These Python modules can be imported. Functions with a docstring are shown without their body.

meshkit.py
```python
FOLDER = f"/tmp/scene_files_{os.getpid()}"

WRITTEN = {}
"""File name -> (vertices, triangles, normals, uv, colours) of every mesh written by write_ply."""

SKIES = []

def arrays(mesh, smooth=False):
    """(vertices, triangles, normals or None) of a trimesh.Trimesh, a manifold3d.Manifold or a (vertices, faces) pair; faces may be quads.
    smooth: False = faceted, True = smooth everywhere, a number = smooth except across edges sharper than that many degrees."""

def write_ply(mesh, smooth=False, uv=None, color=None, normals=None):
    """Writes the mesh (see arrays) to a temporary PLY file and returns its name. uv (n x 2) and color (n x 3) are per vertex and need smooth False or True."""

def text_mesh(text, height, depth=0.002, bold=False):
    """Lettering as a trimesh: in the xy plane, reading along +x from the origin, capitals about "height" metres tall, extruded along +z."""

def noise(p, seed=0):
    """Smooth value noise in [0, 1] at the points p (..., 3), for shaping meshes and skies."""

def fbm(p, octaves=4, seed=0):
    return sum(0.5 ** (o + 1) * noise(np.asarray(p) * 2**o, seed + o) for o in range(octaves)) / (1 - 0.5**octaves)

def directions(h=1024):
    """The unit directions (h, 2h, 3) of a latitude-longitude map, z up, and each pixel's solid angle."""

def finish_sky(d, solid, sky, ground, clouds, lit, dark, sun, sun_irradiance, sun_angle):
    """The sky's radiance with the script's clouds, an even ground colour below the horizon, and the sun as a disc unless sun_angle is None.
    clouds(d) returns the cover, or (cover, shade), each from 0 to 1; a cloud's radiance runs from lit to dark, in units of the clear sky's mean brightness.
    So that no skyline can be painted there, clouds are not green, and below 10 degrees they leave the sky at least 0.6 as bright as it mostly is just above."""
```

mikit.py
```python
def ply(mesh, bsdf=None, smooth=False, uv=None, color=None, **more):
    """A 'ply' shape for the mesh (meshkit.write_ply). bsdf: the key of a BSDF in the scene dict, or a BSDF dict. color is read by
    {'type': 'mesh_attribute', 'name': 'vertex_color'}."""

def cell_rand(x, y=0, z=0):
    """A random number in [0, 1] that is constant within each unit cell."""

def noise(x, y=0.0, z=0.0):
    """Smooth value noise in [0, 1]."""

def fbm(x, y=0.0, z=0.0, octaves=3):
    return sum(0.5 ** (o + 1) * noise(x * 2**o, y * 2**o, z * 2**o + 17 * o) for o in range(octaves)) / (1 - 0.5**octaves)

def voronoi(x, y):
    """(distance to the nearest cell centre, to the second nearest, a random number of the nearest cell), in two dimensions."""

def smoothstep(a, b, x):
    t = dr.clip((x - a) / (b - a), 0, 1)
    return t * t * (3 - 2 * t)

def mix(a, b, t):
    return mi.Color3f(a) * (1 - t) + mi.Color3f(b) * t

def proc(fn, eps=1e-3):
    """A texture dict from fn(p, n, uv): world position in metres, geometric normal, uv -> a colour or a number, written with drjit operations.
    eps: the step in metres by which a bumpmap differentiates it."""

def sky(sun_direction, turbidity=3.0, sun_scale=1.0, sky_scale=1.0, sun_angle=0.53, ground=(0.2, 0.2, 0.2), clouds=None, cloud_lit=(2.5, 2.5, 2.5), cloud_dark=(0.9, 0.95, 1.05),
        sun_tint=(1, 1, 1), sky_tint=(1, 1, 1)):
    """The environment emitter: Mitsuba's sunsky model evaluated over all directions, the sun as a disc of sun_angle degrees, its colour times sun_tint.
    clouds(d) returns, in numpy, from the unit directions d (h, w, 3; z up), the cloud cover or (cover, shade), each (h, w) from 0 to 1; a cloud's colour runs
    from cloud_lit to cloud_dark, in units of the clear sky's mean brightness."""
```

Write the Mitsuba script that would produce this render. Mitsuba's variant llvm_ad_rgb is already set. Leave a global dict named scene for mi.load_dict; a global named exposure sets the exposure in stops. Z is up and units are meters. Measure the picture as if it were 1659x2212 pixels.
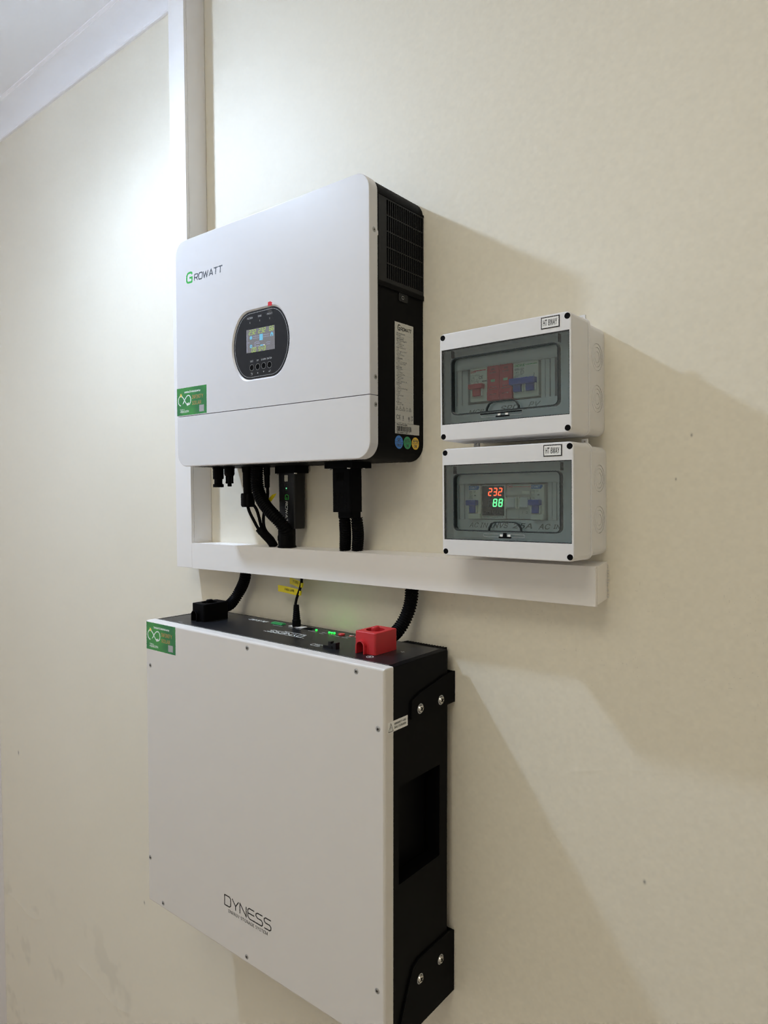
import math, random
import numpy as np, trimesh, mitsuba as mi, mikit, meshkit, drjit as dr
import manifold3d as m3
from shapely.geometry import Polygon, LineString, Point, box as sbox
from shapely.ops import unary_union
from shapely import affinity
from mikit import proc, noise, fbm, smoothstep, mix

random.seed(7); np.random.seed(7)
T = mi.ScalarTransform4f
scene, labels = {}, {}

# ------------------------------------------------------------------ camera, light, exposure
FPX = 1479.54
CAM = np.array([0.91, -0.9452, 1.40])
R = np.array([[0.7813646287, 0.6239990811, -0.0097192442], [-0.0063539966, 0.0235275117, 0.9997029974], [-0.6240424214, 0.7810708053, -0.0223484535]])
scene['camera'] = {'type': 'perspective', 'fov': math.degrees(2 * math.atan(1659 / 2 / FPX)), 'fov_axis': 'x', 'near_clip': 0.02, 'far_clip': 50.0,
                   'to_world': T().look_at(origin=CAM.tolist(), target=(CAM + R[2]).tolist(), up=R[1].tolist())}
exposure = 0.0
LAMP = np.array([-0.592, -0.552, 2.405])         # unseen lamp under the ceiling, placed from its shadows, tilted to even its light
LAMP_DIR = np.array([0.26, -0.26, -0.93]) / np.linalg.norm([0.26, -0.26, -0.93])
LAMP_R = 0.036
LAMP_RGB = np.array([0.72, 0.90, 1.17]) * 990.0
UNSEEN_PANEL = (0.50, -1.55, 0.45)                     # unseen warm ceiling panel, placed to lift the shadows: x, y, half its side
UNSEEN_PANEL_RGB = np.array([1.0, 0.95, 0.80]) * 4.9
CEIL = 2.575
FLOOR = -0.42
X0, X1, Y0 = -1.452, 2.6, -2.4                 # left wall, then unseen right and rear walls set back to lessen bounce


# ------------------------------------------------------------------ helpers
class Frame:
    """A local frame on the wall: u to the right, v up, d out of the wall, turned by a about the wall's normal."""
    def __init__(s, x, z, a=0.0):
        c, n = math.cos(a), math.sin(a)
        s.m = np.array([[c, -n, 0, x], [0, 0, -1, 0], [n, c, 0, z], [0, 0, 0, 1.0]])


WALL = Frame(0, 0)
INV = Frame(-0.2526, 1.4625, -0.0085)
BAT = Frame(-0.3092, 1.159, -0.0125)
DB1 = Frame(0.3518, 1.4781)
DB2 = Frame(0.3543, 1.3124)


def side(u):          # a label in xy, facing +u: x runs into the wall
    return np.array([[0, 0, 1, u], [0, 1, 0, 0], [-1, 0, 0, 0], [0, 0, 0, 1.0]])


def top(v):           # a label in xy, facing up, read from behind
    return np.array([[-1, 0, 0, 0], [0, 0, 1, v], [0, 1, 0, 0], [0, 0, 0, 1.0]])


def numbered(name):
    if name not in used:
        used.add(name)
        return name
    k = 1
    while f'{name}_{k:03d}' in used:
        k += 1
    used.add(f'{name}_{k:03d}')
    return f'{name}_{k:03d}'


used = set()


def cat(meshes):
    return trimesh.util.concatenate([m for m in meshes])


def obj(name, mesh, mat, frame=WALL, parent=None, smooth=28, emit=None, label=None, kind=None, pick=0.2):
    key = numbered((parent + '__' if parent else '') + name)
    m = mesh.copy()
    m.apply_transform(frame.m)
    more = {}
    if emit is not None:
        more['emitter'] = {'type': 'area', 'radiance': {'type': 'rgb', 'value': [float(x) for x in emit]}, 'sampling_weight': float(pick)}
    scene[key] = mikit.ply(m, mat, smooth=smooth, **more)
    if label or kind:
        labels[key] = {}
        if label: labels[key]['label'] = label
        if kind: labels[key]['kind'] = kind
    return key


def thing(name, label, category, group=None):
    key = numbered(name)
    labels[key] = {'label': label, 'category': category}
    if group: labels[key]['group'] = group
    return key


def struct(name, mesh, mat, **k):
    key = obj(name, mesh, mat, **k)
    labels[key] = {'kind': 'structure', 'label': STRUCT.get(name, name.replace('_', ' '))}
    return key


def bx(u0, u1, v0, v1, d0, d1):
    m = trimesh.creation.box((abs(u1 - u0), abs(v1 - v0), abs(d1 - d0)))
    m.apply_translation(((u0 + u1) / 2, (v0 + v1) / 2, (d0 + d1) / 2))
    return m


def prism(poly, d0, d1):
    geoms = getattr(poly, 'geoms', [poly])
    out = []
    for g in geoms:
        if g.area < 1e-10: continue
        m = trimesh.creation.extrude_polygon(g, d1 - d0, engine='earcut')
        m.apply_translation((0, 0, d0))
        out.append(m)
    return cat(out)


def loft(rings):
    rings = [np.asarray(r, float) for r in rings]
    n, k = len(rings[0]), len(rings)
    v = np.vstack(rings + [rings[0].mean(0)[None], rings[-1].mean(0)[None]])
    f = []
    i = np.arange(n); j = (i + 1) % n
    for a in range(k - 1):
        p, q = a * n, (a + 1) * n
        f += [np.stack([p + i, p + j, q + j], 1), np.stack([p + i, q + j, q + i], 1)]
    f += [np.stack([j, i, np.full(n, k * n)], 1), np.stack([(k - 1) * n + i, (k - 1) * n + j, np.full(n, k * n + 1)], 1)]
    return trimesh.Trimesh(v, np.vstack(f), process=False)


def rr(u0, u1, v0, v1, r, d, inset=0.0, n=8):
    u0, u1, v0, v1 = u0 + inset, u1 - inset, v0 + inset, v1 - inset
    r = max(r - inset, 1e-4)
    pts = []
    for cx, cy, a0 in ((u1 - r, v0 + r, -90), (u1 - r, v1 - r, 0), (u0 + r, v1 - r, 90), (u0 + r, v0 + r, 180)):
        for t in np.linspace(a0, a0 + 90, n):
            pts.append((cx + r * math.cos(math.radians(t)), cy + r * math.sin(math.radians(t)), d))
    return np.array(pts)


def rslab(u0, u1, v0, v1, d0, d1, r, edge=0.0, back=0.0, n=8):
    """Rounded rectangle with rounded front (edge) and back edges."""
    rings = []
    if back > 0:
        for t in np.linspace(0, 90, 4): rings.append(rr(u0, u1, v0, v1, r, d0 + back * (1 - math.sin(math.radians(t))), back * (1 - math.cos(math.radians(90 - t))) if t < 90 else 0, n))
    else:
        rings.append(rr(u0, u1, v0, v1, r, d0, 0, n))
    if edge > 0:
        for t in np.linspace(0, 90, 5): rings.append(rr(u0, u1, v0, v1, r, d1 - edge * (1 - math.sin(math.radians(t))), edge * (1 - math.cos(math.radians(t))), n))
    else:
        rings.append(rr(u0, u1, v0, v1, r, d1, 0, n))
    return loft(rings)


def rpoly(u0, u1, v0, v1, r):
    return Polygon(rr(u0, u1, v0, v1, r, 0)[:, :2])


def cyl(u, v, d0, d1, r, n=24, r1=None):
    a = np.arange(n) * 2 * math.pi / n
    r1 = r if r1 is None else r1
    return loft([np.stack([u + q * np.cos(a), v + q * np.sin(a), a * 0 + d], 1) for q, d in ((r, d0), (r1, d1))])


def lathe(profile, n=28):
    """profile: (radius, height) from bottom to top, about the z axis."""
    a = np.arange(n) * 2 * math.pi / n
    return loft([np.stack([max(r, 1e-5) * np.cos(a), max(r, 1e-5) * np.sin(a), a * 0 + h], 1) for r, h in profile])


def M(mesh):
    mesh = mesh.copy(); mesh.merge_vertices()
    return m3.Manifold(m3.Mesh(vert_properties=np.asarray(mesh.vertices, np.float32), tri_verts=np.asarray(mesh.faces, np.uint32)))


def tri(man):
    q = man.to_mesh()
    return trimesh.Trimesh(q.vert_properties[:, :3].astype(float), q.tri_verts, process=False)


def sub(a, *bs):
    a = M(a)
    for b in bs: a = a - M(b)
    return tri(a)


def spline(pts, n=60):
    from scipy.interpolate import CubicSpline
    p = np.asarray(pts, float)
    s = np.r_[0, np.cumsum(np.linalg.norm(np.diff(p, axis=0), axis=1))]
    return CubicSpline(s, p)(np.linspace(0, s[-1], n))


def tube(pts, r, sides=16, rib=0.0, pitch=0.0042):
    """A swept tube, ribbed like corrugated conduit where rib > 0."""
    p = np.asarray(pts, float)
    if rib > 0:
        s = np.r_[0, np.cumsum(np.linalg.norm(np.diff(p, axis=0), axis=1))]
        ss = np.arange(0, s[-1], pitch / 6)
        p = np.stack([np.interp(ss, s, p[:, k]) for k in range(3)], 1)
        ph = (ss / pitch) % 1
        rad = r - rib * (0.5 - 0.5 * np.tanh(4 * np.cos(2 * math.pi * ph)))
    else:
        rad = np.full(len(p), r) if np.isscalar(r) else np.asarray(r)
    t = np.gradient(p, axis=0); t /= np.linalg.norm(t, axis=1, keepdims=True)
    a = np.cross(t[0], [0.3, 0.2, 0.93]); a /= np.linalg.norm(a)
    ang = np.arange(sides) * 2 * math.pi / sides
    rings = []
    for i in range(len(p)):
        a = a - t[i] * (a @ t[i]); a /= np.linalg.norm(a)
        b = np.cross(t[i], a)
        rings.append(p[i] + rad[i] * (np.cos(ang)[:, None] * a + np.sin(ang)[:, None] * b))
    return loft(rings)


_txt = {}


def text(s, x, y, h, w=None, depth=0.0002, d=0.0, bold=False, align='l', rot=0.0, shear=0.0):
    key = (s, bold)
    if key not in _txt: _txt[key] = meshkit.text_mesh(s, 1.0, depth=1.0, bold=bold)
    m = _txt[key].copy()
    b = m.bounds
    m.apply_translation((-b[0][0], 0, 0))
    sx = h if w is None else w / (b[1][0] - b[0][0])
    m.apply_scale((sx, h, depth))
    if shear: m.vertices[:, 0] += shear * m.vertices[:, 1]
    W = (b[1][0] - b[0][0]) * sx
    m.apply_translation((0 if align == 'l' else -W / 2 if align == 'c' else -W, 0, 0))
    if rot: m.apply_transform(trimesh.transformations.rotation_matrix(rot, (0, 0, 1)))
    m.apply_translation((x, y, d))
    return m


def strokes(lines, w, depth=0.0002, d=0.0, flat=True):
    polys = [LineString(l).buffer(w / 2, cap_style='flat' if flat else 'round', join_style='round', quad_segs=4) for l in lines]
    return prism(unary_union(polys).buffer(0), d, d + depth)


SEG = {'a': ((0, 1), (1, 1)), 'b': ((1, 1), (1, .5)), 'c': ((1, .5), (1, 0)), 'd': ((0, 0), (1, 0)), 'e': ((0, 0), (0, .5)), 'f': ((0, .5), (0, 1)), 'g': ((0, .5), (1, .5))}
DIG = {'0': 'abcdef', '2': 'abged', '3': 'abgcd', '4': 'fgbc', '5': 'afgcd', '6': 'afgedc', '8': 'abcdefg'}


def digits(s, x, y, w, h, gap, t, d, depth=0.0002, slant=0.12):
    """Seven-segment figures, lower left corner at x, y."""
    polys = []
    for k, ch in enumerate(s):
        for sg in DIG[ch]:
            (a, b), (c, e) = SEG[sg]
            p, q = np.array([a * w, b * h]), np.array([c * w, e * h])
            v = (q - p) / np.linalg.norm(q - p)
            g = LineString([p + v * t * .65, q - v * t * .65]).buffer(t / 2, cap_style='square', quad_segs=1)
            polys.append(affinity.translate(affinity.affine_transform(g, [1, slant, 0, 1, 0, 0]), x + k * (w + gap), y))
    return prism(unary_union(polys), d, d + depth)


# ------------------------------------------------------------------ materials
def pr(name, rgb, rough=0.5, spec=0.5, metal=0.0, two=False, bump=None, **k):
    b = {'type': 'principled', 'base_color': rgb if isinstance(rgb, dict) else {'type': 'rgb', 'value': list(rgb)}, 'roughness': rough, 'specular': spec, 'metallic': metal, **k}
    if bump:
        b = {'type': 'bumpmap', 'arbitrary': bump[0], 'scale': bump[1], 'bsdf': b}
    scene[name] = {'type': 'twosided', 'bsdf': b} if two or bump else b
    return name


RIDGES = [[(-1.441, .118), (-1.39, .128), (-1.33, .121), (-1.282, .109), (-1.235, .112), (-1.189, .130)],
          [(-.968, .082), (-.92, .080), (-.879, .074), (-.835, .062), (-.796, .054), (-.75, .056), (-.706, .0655)]]
CRACK = [(.498, .9935), (.56, 1.014), (.635, 1.027), (.695, 1.035)]


def wall_colour(p, n, uv):
    c = mix((0.735, 0.694, 0.592), (0.770, 0.728, 0.626), fbm(p.x * 3, p.z * 3, 1.7, 3))
    spot = mi.Float(0.0)
    for x, z, r in ((-1.3224, .608, .006), (.6667, 1.4759, .0022), (.6472, 1.4194, .0018), (.606, .868, .003), (-.6276, .3862, .004), (.41, 1.30, .0015)):
        spot = dr.maximum(spot, dr.exp(-dr.square(dr.sqrt(dr.square((p.x - x) * 1.6) + dr.square(p.z - z)) / r)))
    grime = smoothstep(.62, .8, fbm(p.x * 14, p.z * 14, 5.0, 3)) * smoothstep(.35, .05, p.z) * 0.10
    scuff = smoothstep(.86, .9, noise(p.x * 340, p.z * 340, 2.2)) * smoothstep(.5, .65, noise(p.x * 30, p.z * 30, 7.2)) * smoothstep(.12, .05, dr.abs(p.z - 1.205)) * smoothstep(-.5, -.3, p.x) * 0.10
    painted_relief = ((noise(p.x * 165, p.z * 165, 6.5) - .5) * 0.075 + (noise(p.x * 340, p.z * 340, 8.5) - .5) * 0.05) * (0.25 + 0.75 * smoothstep(-.2, .45, p.x))        # relief shading painted into the colour as mottling, stronger to the right
    return c * (1 - 0.55 * spot - grime - scuff + painted_relief)


pr('mat_wall', proc(wall_colour), 0.55, 0.4)
pr('mat_wall_plain', (0.74, 0.70, 0.60), 0.7, 0.3)
pr('mat_wall_white', (0.74, 0.71, 0.72), 0.6, 0.3, bump=(proc(lambda p, n, uv: fbm(p.y * 150, p.z * 150, 1, 2), eps=1e-3), 0.0002))
pr('mat_ceiling', (0.84, 0.84, 0.86), 0.8, 0.2, bump=(proc(lambda p, n, uv: fbm(p.x * 160, p.y * 160, 1, 2), eps=1e-3), 0.00015))
pr('mat_cornice', (0.86, 0.86, 0.89), 0.7, 0.3)
pr('mat_floor', proc(lambda p, n, uv: mix((0.50, 0.43, 0.37), (0.57, 0.50, 0.44), fbm(p.x * 5, p.y * 5, 0, 3))), 0.35)  # floor is out of view; tone chosen for the light it bounces up
pr('mat_trunking', (0.775, 0.755, 0.745), 0.42, 0.45)
pr('mat_cover', (0.635, 0.63, 0.65), 0.38, 0.45)
pr('mat_cover_lower', (0.655, 0.65, 0.665), 0.38, 0.45)
pr('mat_black', (0.0028, 0.0028, 0.0034), 0.5, 0.06)
pr('mat_black_soft', (0.0026, 0.0026, 0.0032), 0.6, 0.06)
pr('mat_black_gloss', (0.010, 0.0105, 0.0125), 0.35, 0.3)
pr('mat_void', (0.003, 0.003, 0.003), 0.9, 0.05)
pr('mat_grille', (0.009, 0.0095, 0.011), 0.5, 0.25)
pr('mat_powder', (0.66, 0.635, 0.615), 0.42, 0.4, bump=(proc(lambda p, n, uv: noise(p.x * 900, p.y * 900, p.z * 900), eps=3e-4), 0.00003))
pr('mat_steel', (0.62, 0.60, 0.57), 0.3, 0.5, metal=1.0)
pr('mat_dull_steel', (0.40, 0.39, 0.37), 0.45, 0.5, metal=0.9)
pr('mat_enclosure', (0.70, 0.70, 0.72), 0.42, 0.4, bump=(proc(lambda p, n, uv: noise(p.x * 700, p.y * 700, p.z * 700), eps=4e-4), 0.00003))
pr('mat_print_dark', (0.045, 0.055, 0.07), 0.5)
pr('mat_print_black', (0.012, 0.012, 0.012), 0.5)
pr('mat_print_grey', (0.16, 0.16, 0.155), 0.6)
pr('mat_print_white', (0.75, 0.77, 0.78), 0.5)
pr('mat_print_faint', (0.34, 0.35, 0.36), 0.5)
pr('mat_print_green', (0.035, 0.36, 0.06), 0.5)
pr('mat_print_orange', (0.47, 0.26, 0.09), 0.5)
pr('mat_print_gold', (0.78, 0.60, 0.16), 0.5)
pr('mat_sticker_white', (0.52, 0.515, 0.48), 0.45)
pr('mat_sticker_paper', (0.78, 0.78, 0.78), 0.45)


def sticker_green(p, n, uv):
    f = fbm(p.x * 22, p.z * 22, 4.4, 3)
    return mix((0.016, 0.150, 0.050), (0.045, 0.270, 0.050), smoothstep(.3, .7, f))


pr('mat_sticker_green', proc(sticker_green), 0.35)
pr('mat_blue_dot', (0.035, 0.19, 0.55), 0.4)
pr('mat_green_dot', (0.02, 0.28, 0.10), 0.4)
pr('mat_yellow_dot', (0.72, 0.47, 0.05), 0.4)
pr('mat_tag_yellow', (0.72, 0.60, 0.01), 0.45, two=True)
pr('mat_red', (0.50, 0.022, 0.030), 0.38, 0.5)
pr('mat_red_tab', (0.62, 0.02, 0.03), 0.4, two=True)
pr('mat_pcb_green', (0.05, 0.36, 0.12), 0.4)
pr('mat_breaker', (0.78, 0.77, 0.70), 0.4)
pr('mat_breaker_grey', (0.62, 0.60, 0.58), 0.4)
pr('mat_spd_red', (0.62, 0.030, 0.050), 0.4)
pr('mat_toggle_red', (0.62, 0.04, 0.06), 0.4)
pr('mat_toggle_blue', (0.035, 0.07, 0.42), 0.35)
pr('mat_flag_blue', (0.03, 0.15, 0.50), 0.4)
pr('mat_indicator', (0.36, 0.50, 0.34), 0.4)
pr('mat_lcd', (0.06, 0.06, 0.065), 0.3)
pr('mat_plastic_white', (0.8, 0.8, 0.8), 0.4)
pr('mat_brass', (0.75, 0.55, 0.25), 0.3, metal=1.0)
scene['mat_smoke'] = {'type': 'thindielectric', 'int_ior': 1.45, 'specular_transmittance': {'type': 'rgb', 'value': [0.66, 0.715, 0.72]}}
scene['mat_smoke_dark'] = {'type': 'principled', 'base_color': {'type': 'rgb', 'value': [0.012, 0.018, 0.022]}, 'roughness': 0.25}
scene['mat_film'] = {'type': 'thindielectric', 'int_ior': 1.45, 'specular_transmittance': {'type': 'rgb', 'value': [0.97, 0.97, 0.97]}}

STRUCT = {'wall_back': 'cream painted wall with roller-textured paint that carries the equipment', 'wall_left': 'off-white wall at the left edge', 'ceiling': 'white painted ceiling',
          'floor': 'unseen brown floor, toned for the light it bounces up', 'unseen_wall_right': 'unseen cream wall to the right, set back to lessen its bounce', 'unseen_wall_front': 'unseen cream wall opposite the equipment, set back to lessen its bounce', 'trim_1': 'white coved cornice left of the vertical trunking',
          'trim_2': 'white coved cornice right of the vertical trunking', 'trim_3': 'white coved cornice along the left wall'}

# ------------------------------------------------------------------ the room
t = 0.1


def wbox(x0, x1, y0, y1, z0, z1):       # world box, given in wall coordinates for obj()
    return bx(x0, x1, z0, z1, -y1, -y0)




def relief_wall():
    """The wall's roller-textured face as a displaced grid (finest where the photograph shows the texture), closed by a flat back."""
    xs = np.r_[np.arange(X0 - t, -.35, .0055), np.arange(-.35, .1, .0038), np.arange(.1, .92, .0024), np.linspace(.92, X1 + t, 26)]
    zs = np.r_[np.linspace(FLOOR - t, 0, 16)[:-1], np.arange(0, .25, .0045), np.arange(.25, CEIL, .0026), CEIL, CEIL + t]
    X, Z = np.meshgrid(xs, zs)
    p = np.stack([X * 175, Z * 175, X * 0 + 3.3], -1)
    h = (meshkit.noise(p) - .5) * .00034 + (meshkit.noise(p * 2.1, 5) - .5) * .00013 + (meshkit.noise(p * .23, 9) - .5) * .00016
    for pts, wd, amp in ((RIDGES[0], .007, .0011), (RIDGES[1], .007, .0011), (CRACK, .0022, .0003)):
        best = np.full(X.shape, 9.0)
        for (ax, az), (qx, qz) in zip(pts[:-1], pts[1:]):
            dx, dz = qx - ax, qz - az
            tt_ = np.clip(((X - ax) * dx + (Z - az) * dz) / (dx * dx + dz * dz), 0, 1)
            best = np.minimum(best, np.hypot(X - ax - tt_ * dx, Z - az - tt_ * dz))
        h = h + amp * np.exp(-(best / wd) ** 2)
    h = h - .0001
    n, m = len(xs), len(zs)
    v = np.stack([X, Z, h], -1).reshape(-1, 3)
    i = (np.arange(m - 1)[:, None] * n + np.arange(n - 1)[None]).ravel()
    f = np.vstack([np.stack([i, i + 1, i + n + 1], 1), np.stack([i, i + n + 1, i + n], 1)])
    rim = np.r_[np.arange(n), np.arange(1, m) * n + n - 1, (m - 1) * n + np.arange(n - 2, -1, -1), np.arange(m - 2, 0, -1) * n]
    k = len(v)
    back = v[rim].copy(); back[:, 2] = -t
    v = np.vstack([v, back, [[(X0 + X1) / 2, 1.2, -t]]])
    a = np.arange(len(rim)); b = (a + 1) % len(rim)
    f = np.vstack([f, np.stack([rim[a], k + a, k + b], 1), np.stack([rim[a], k + b, rim[b]], 1), np.stack([k + b, k + a, np.full(len(a), k + len(rim))], 1)])
    return trimesh.Trimesh(v, f, process=False)


struct('wall_back', relief_wall(), 'mat_wall', smooth=True)
struct('wall_left', wbox(X0 - t, X0, Y0, 0, FLOOR - t, CEIL + t), 'mat_wall_white', smooth=False)
struct('unseen_wall_right', wbox(X1, X1 + t, Y0, 0, FLOOR - t, CEIL + t), 'mat_wall_plain', smooth=False)
struct('unseen_wall_front', wbox(X0 - t, X1 + t, Y0 - t, Y0, FLOOR - t, CEIL + t), 'mat_wall_plain', smooth=False)
struct('floor', wbox(X0, X1, Y0, 0, FLOOR - t, FLOOR), 'mat_floor', smooth=False)
struct('ceiling', wbox(X0, X1, Y0, 0, CEIL, CEIL + t), 'mat_ceiling', smooth=False)


def cornice(x0, x1):
    """Coved profile in (d, z): a small lip on the wall, a concave cove, a fillet against the ceiling."""
    zb = 2.512
    prof = [(0.0, zb), (0.006, zb), (0.0075, zb + 0.003)]
    for a in np.linspace(0, 90, 14):
        r = math.radians(a)
        prof.append((0.0075 + 0.044 * (1 - math.cos(r)), zb + 0.006 + 0.049 * math.sin(r)))
    prof += [(0.053, zb + 0.057), (0.058, zb + 0.059), (0.058, CEIL), (0.0, CEIL)]
    p = Polygon(prof)
    m = prism(p, 0, x1 - x0)            # xy = (d, z), extruded along +z
    v = m.vertices.copy()
    m.vertices = np.stack([x0 + v[:, 2], v[:, 1], v[:, 0]], 1)
    m.fix_normals()
    return m


struct('trim_1', cornice(X0, -0.3868), 'mat_cornice', smooth=20)
struct('trim_2', cornice(-0.3316, X1), 'mat_cornice', smooth=20)
tm = cornice(0.0585, -Y0)
v = tm.vertices.copy(); tm.vertices = np.stack([X0 + v[:, 2], v[:, 1], v[:, 0]], 1); tm.fix_normals()
struct('trim_3', tm, 'mat_cornice', smooth=20)

# two lamps, both out of view: the tilted one casts shadows, the panel lifts them
lp = thing('unseen_spotlight', 'unseen small white ceiling lamp that lights the wall and casts the shadows', 'lamp')
zz = LAMP_DIR; xx = np.cross([0, 1, 0], zz); xx /= np.linalg.norm(xx); yy = np.cross(zz, xx)
LF = Frame(0, 0); LF.m = np.eye(4); LF.m[:3, 0], LF.m[:3, 1], LF.m[:3, 2], LF.m[:3, 3] = xx, yy, zz, LAMP
obj('lens', lathe([(LAMP_R, -.004), (LAMP_R, .0005)] + [(LAMP_R * math.cos(a), .0005 + .009 * math.sin(a)) for a in np.linspace(.2, 1.5, 7)], 40), 'mat_plastic_white', LF, lp, emit=LAMP_RGB, smooth=False, pick=30)
obj('head', tri(M(lathe([(.014, -.085), (.017, -.078), (.020, -.035), (.0362, -.0042)]))), 'mat_plastic_white', LF, lp)
LV = Frame(0, 0); LV.m = np.eye(4); LV.m[:3, 3] = LAMP - LAMP_DIR * .07
hc = CEIL - LV.m[2, 3]
obj('stem', lathe([(.007, 0), (.007, hc - .016)], 14), 'mat_plastic_white', LV, lp)
obj('ceiling_rose', lathe([(.010, hc - .020), (.036, hc - .016), (.042, hc - .003), (.042, hc - .0002)]), 'mat_plastic_white', LV, lp)
cl = thing('unseen_ceiling_panel', 'unseen square warm white ceiling light, placed to brighten the shaded sides', 'lamp')
px, py, ph = UNSEEN_PANEL
obj('frame', tri(M(wbox(px - ph - .02, px + ph + .02, py - ph - .02, py + ph + .02, CEIL - .03, CEIL - .0003)) - M(wbox(px - ph, px + ph, py - ph, py + ph, CEIL - .05, CEIL - .012))), 'mat_plastic_white', parent=cl, smooth=False)
obj('diffuser', wbox(px - ph + .001, px + ph - .001, py - ph + .001, py + ph - .001, CEIL - .026, CEIL - .0123), 'mat_plastic_white', parent=cl, smooth=False, emit=UNSEEN_PANEL_RGB, pick=22)

# ------------------------------------------------------------------ cable trunking
TX0, TX1, TD, TZ0, TZ1 = -0.3866, -0.3318, 0.0542, 1.2508, 1.304


def hexa(p):
    """p: 8 corners, back face (u0v0, u1v0, u1v1, u0v1) then the front face."""
    p = np.asarray(p, float)
    f = [(0, 3, 2, 1), (4, 5, 6, 7), (0, 1, 5, 4), (1, 2, 6, 5), (2, 3, 7, 6), (3, 0, 4, 7)]
    m = trimesh.Trimesh(p, [q for a, b, c, d in f for q in ((a, b, c), (a, c, d))], process=False)
    return m


tv = thing('cable_trunking', 'white vertical plastic cable trunking running up to the cornice behind the inverter', 'cable trunking', 'white cable trunking')
obj('base', bx(TX0 + .0008, TX1 - .0008, TZ0, CEIL - .0005, .0008, 0.0466), 'mat_trunking', parent=tv, smooth=False)
obj('lid', rslab(TX0, TX1, TZ0, CEIL - .0005, 0.0477, TD, 0.0006, 0.0006, n=2), 'mat_trunking', parent=tv, smooth=False)
th = thing('cable_trunking', 'white horizontal plastic cable trunking below the inverter with a rough cut right end', 'cable trunking', 'white cable trunking')
E0, E1 = 0.5554, 0.5578


def hz(f):              # heights at the right end, back to front, f from 0 (wall) to 1
    return 1.2535 + (1.2493 - 1.2535) * f, 1.3062 + (1.3027 - 1.3062) * f


def tr_box(d0, d1, f0, f1, grow=0.0, x0=TX1 + .0004):
    (a0, a1), (b0, b1) = hz(f0), hz(f1)
    g = grow
    xr0, xr1 = E0 + (E1 - E0) * f0, E0 + (E1 - E0) * f1
    k = 0.050 / TD
    return hexa([(x0, TZ0 - g, d0), (xr0, a0 - g, d0 * k), (xr0, a1 + g, d0 * k), (x0, TZ1 + g, d0), (x0, TZ0 - g, d1), (xr1, b0 - g, d1 * k), (xr1, b1 + g, d1 * k), (x0, TZ1 + g, d1)])


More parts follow.
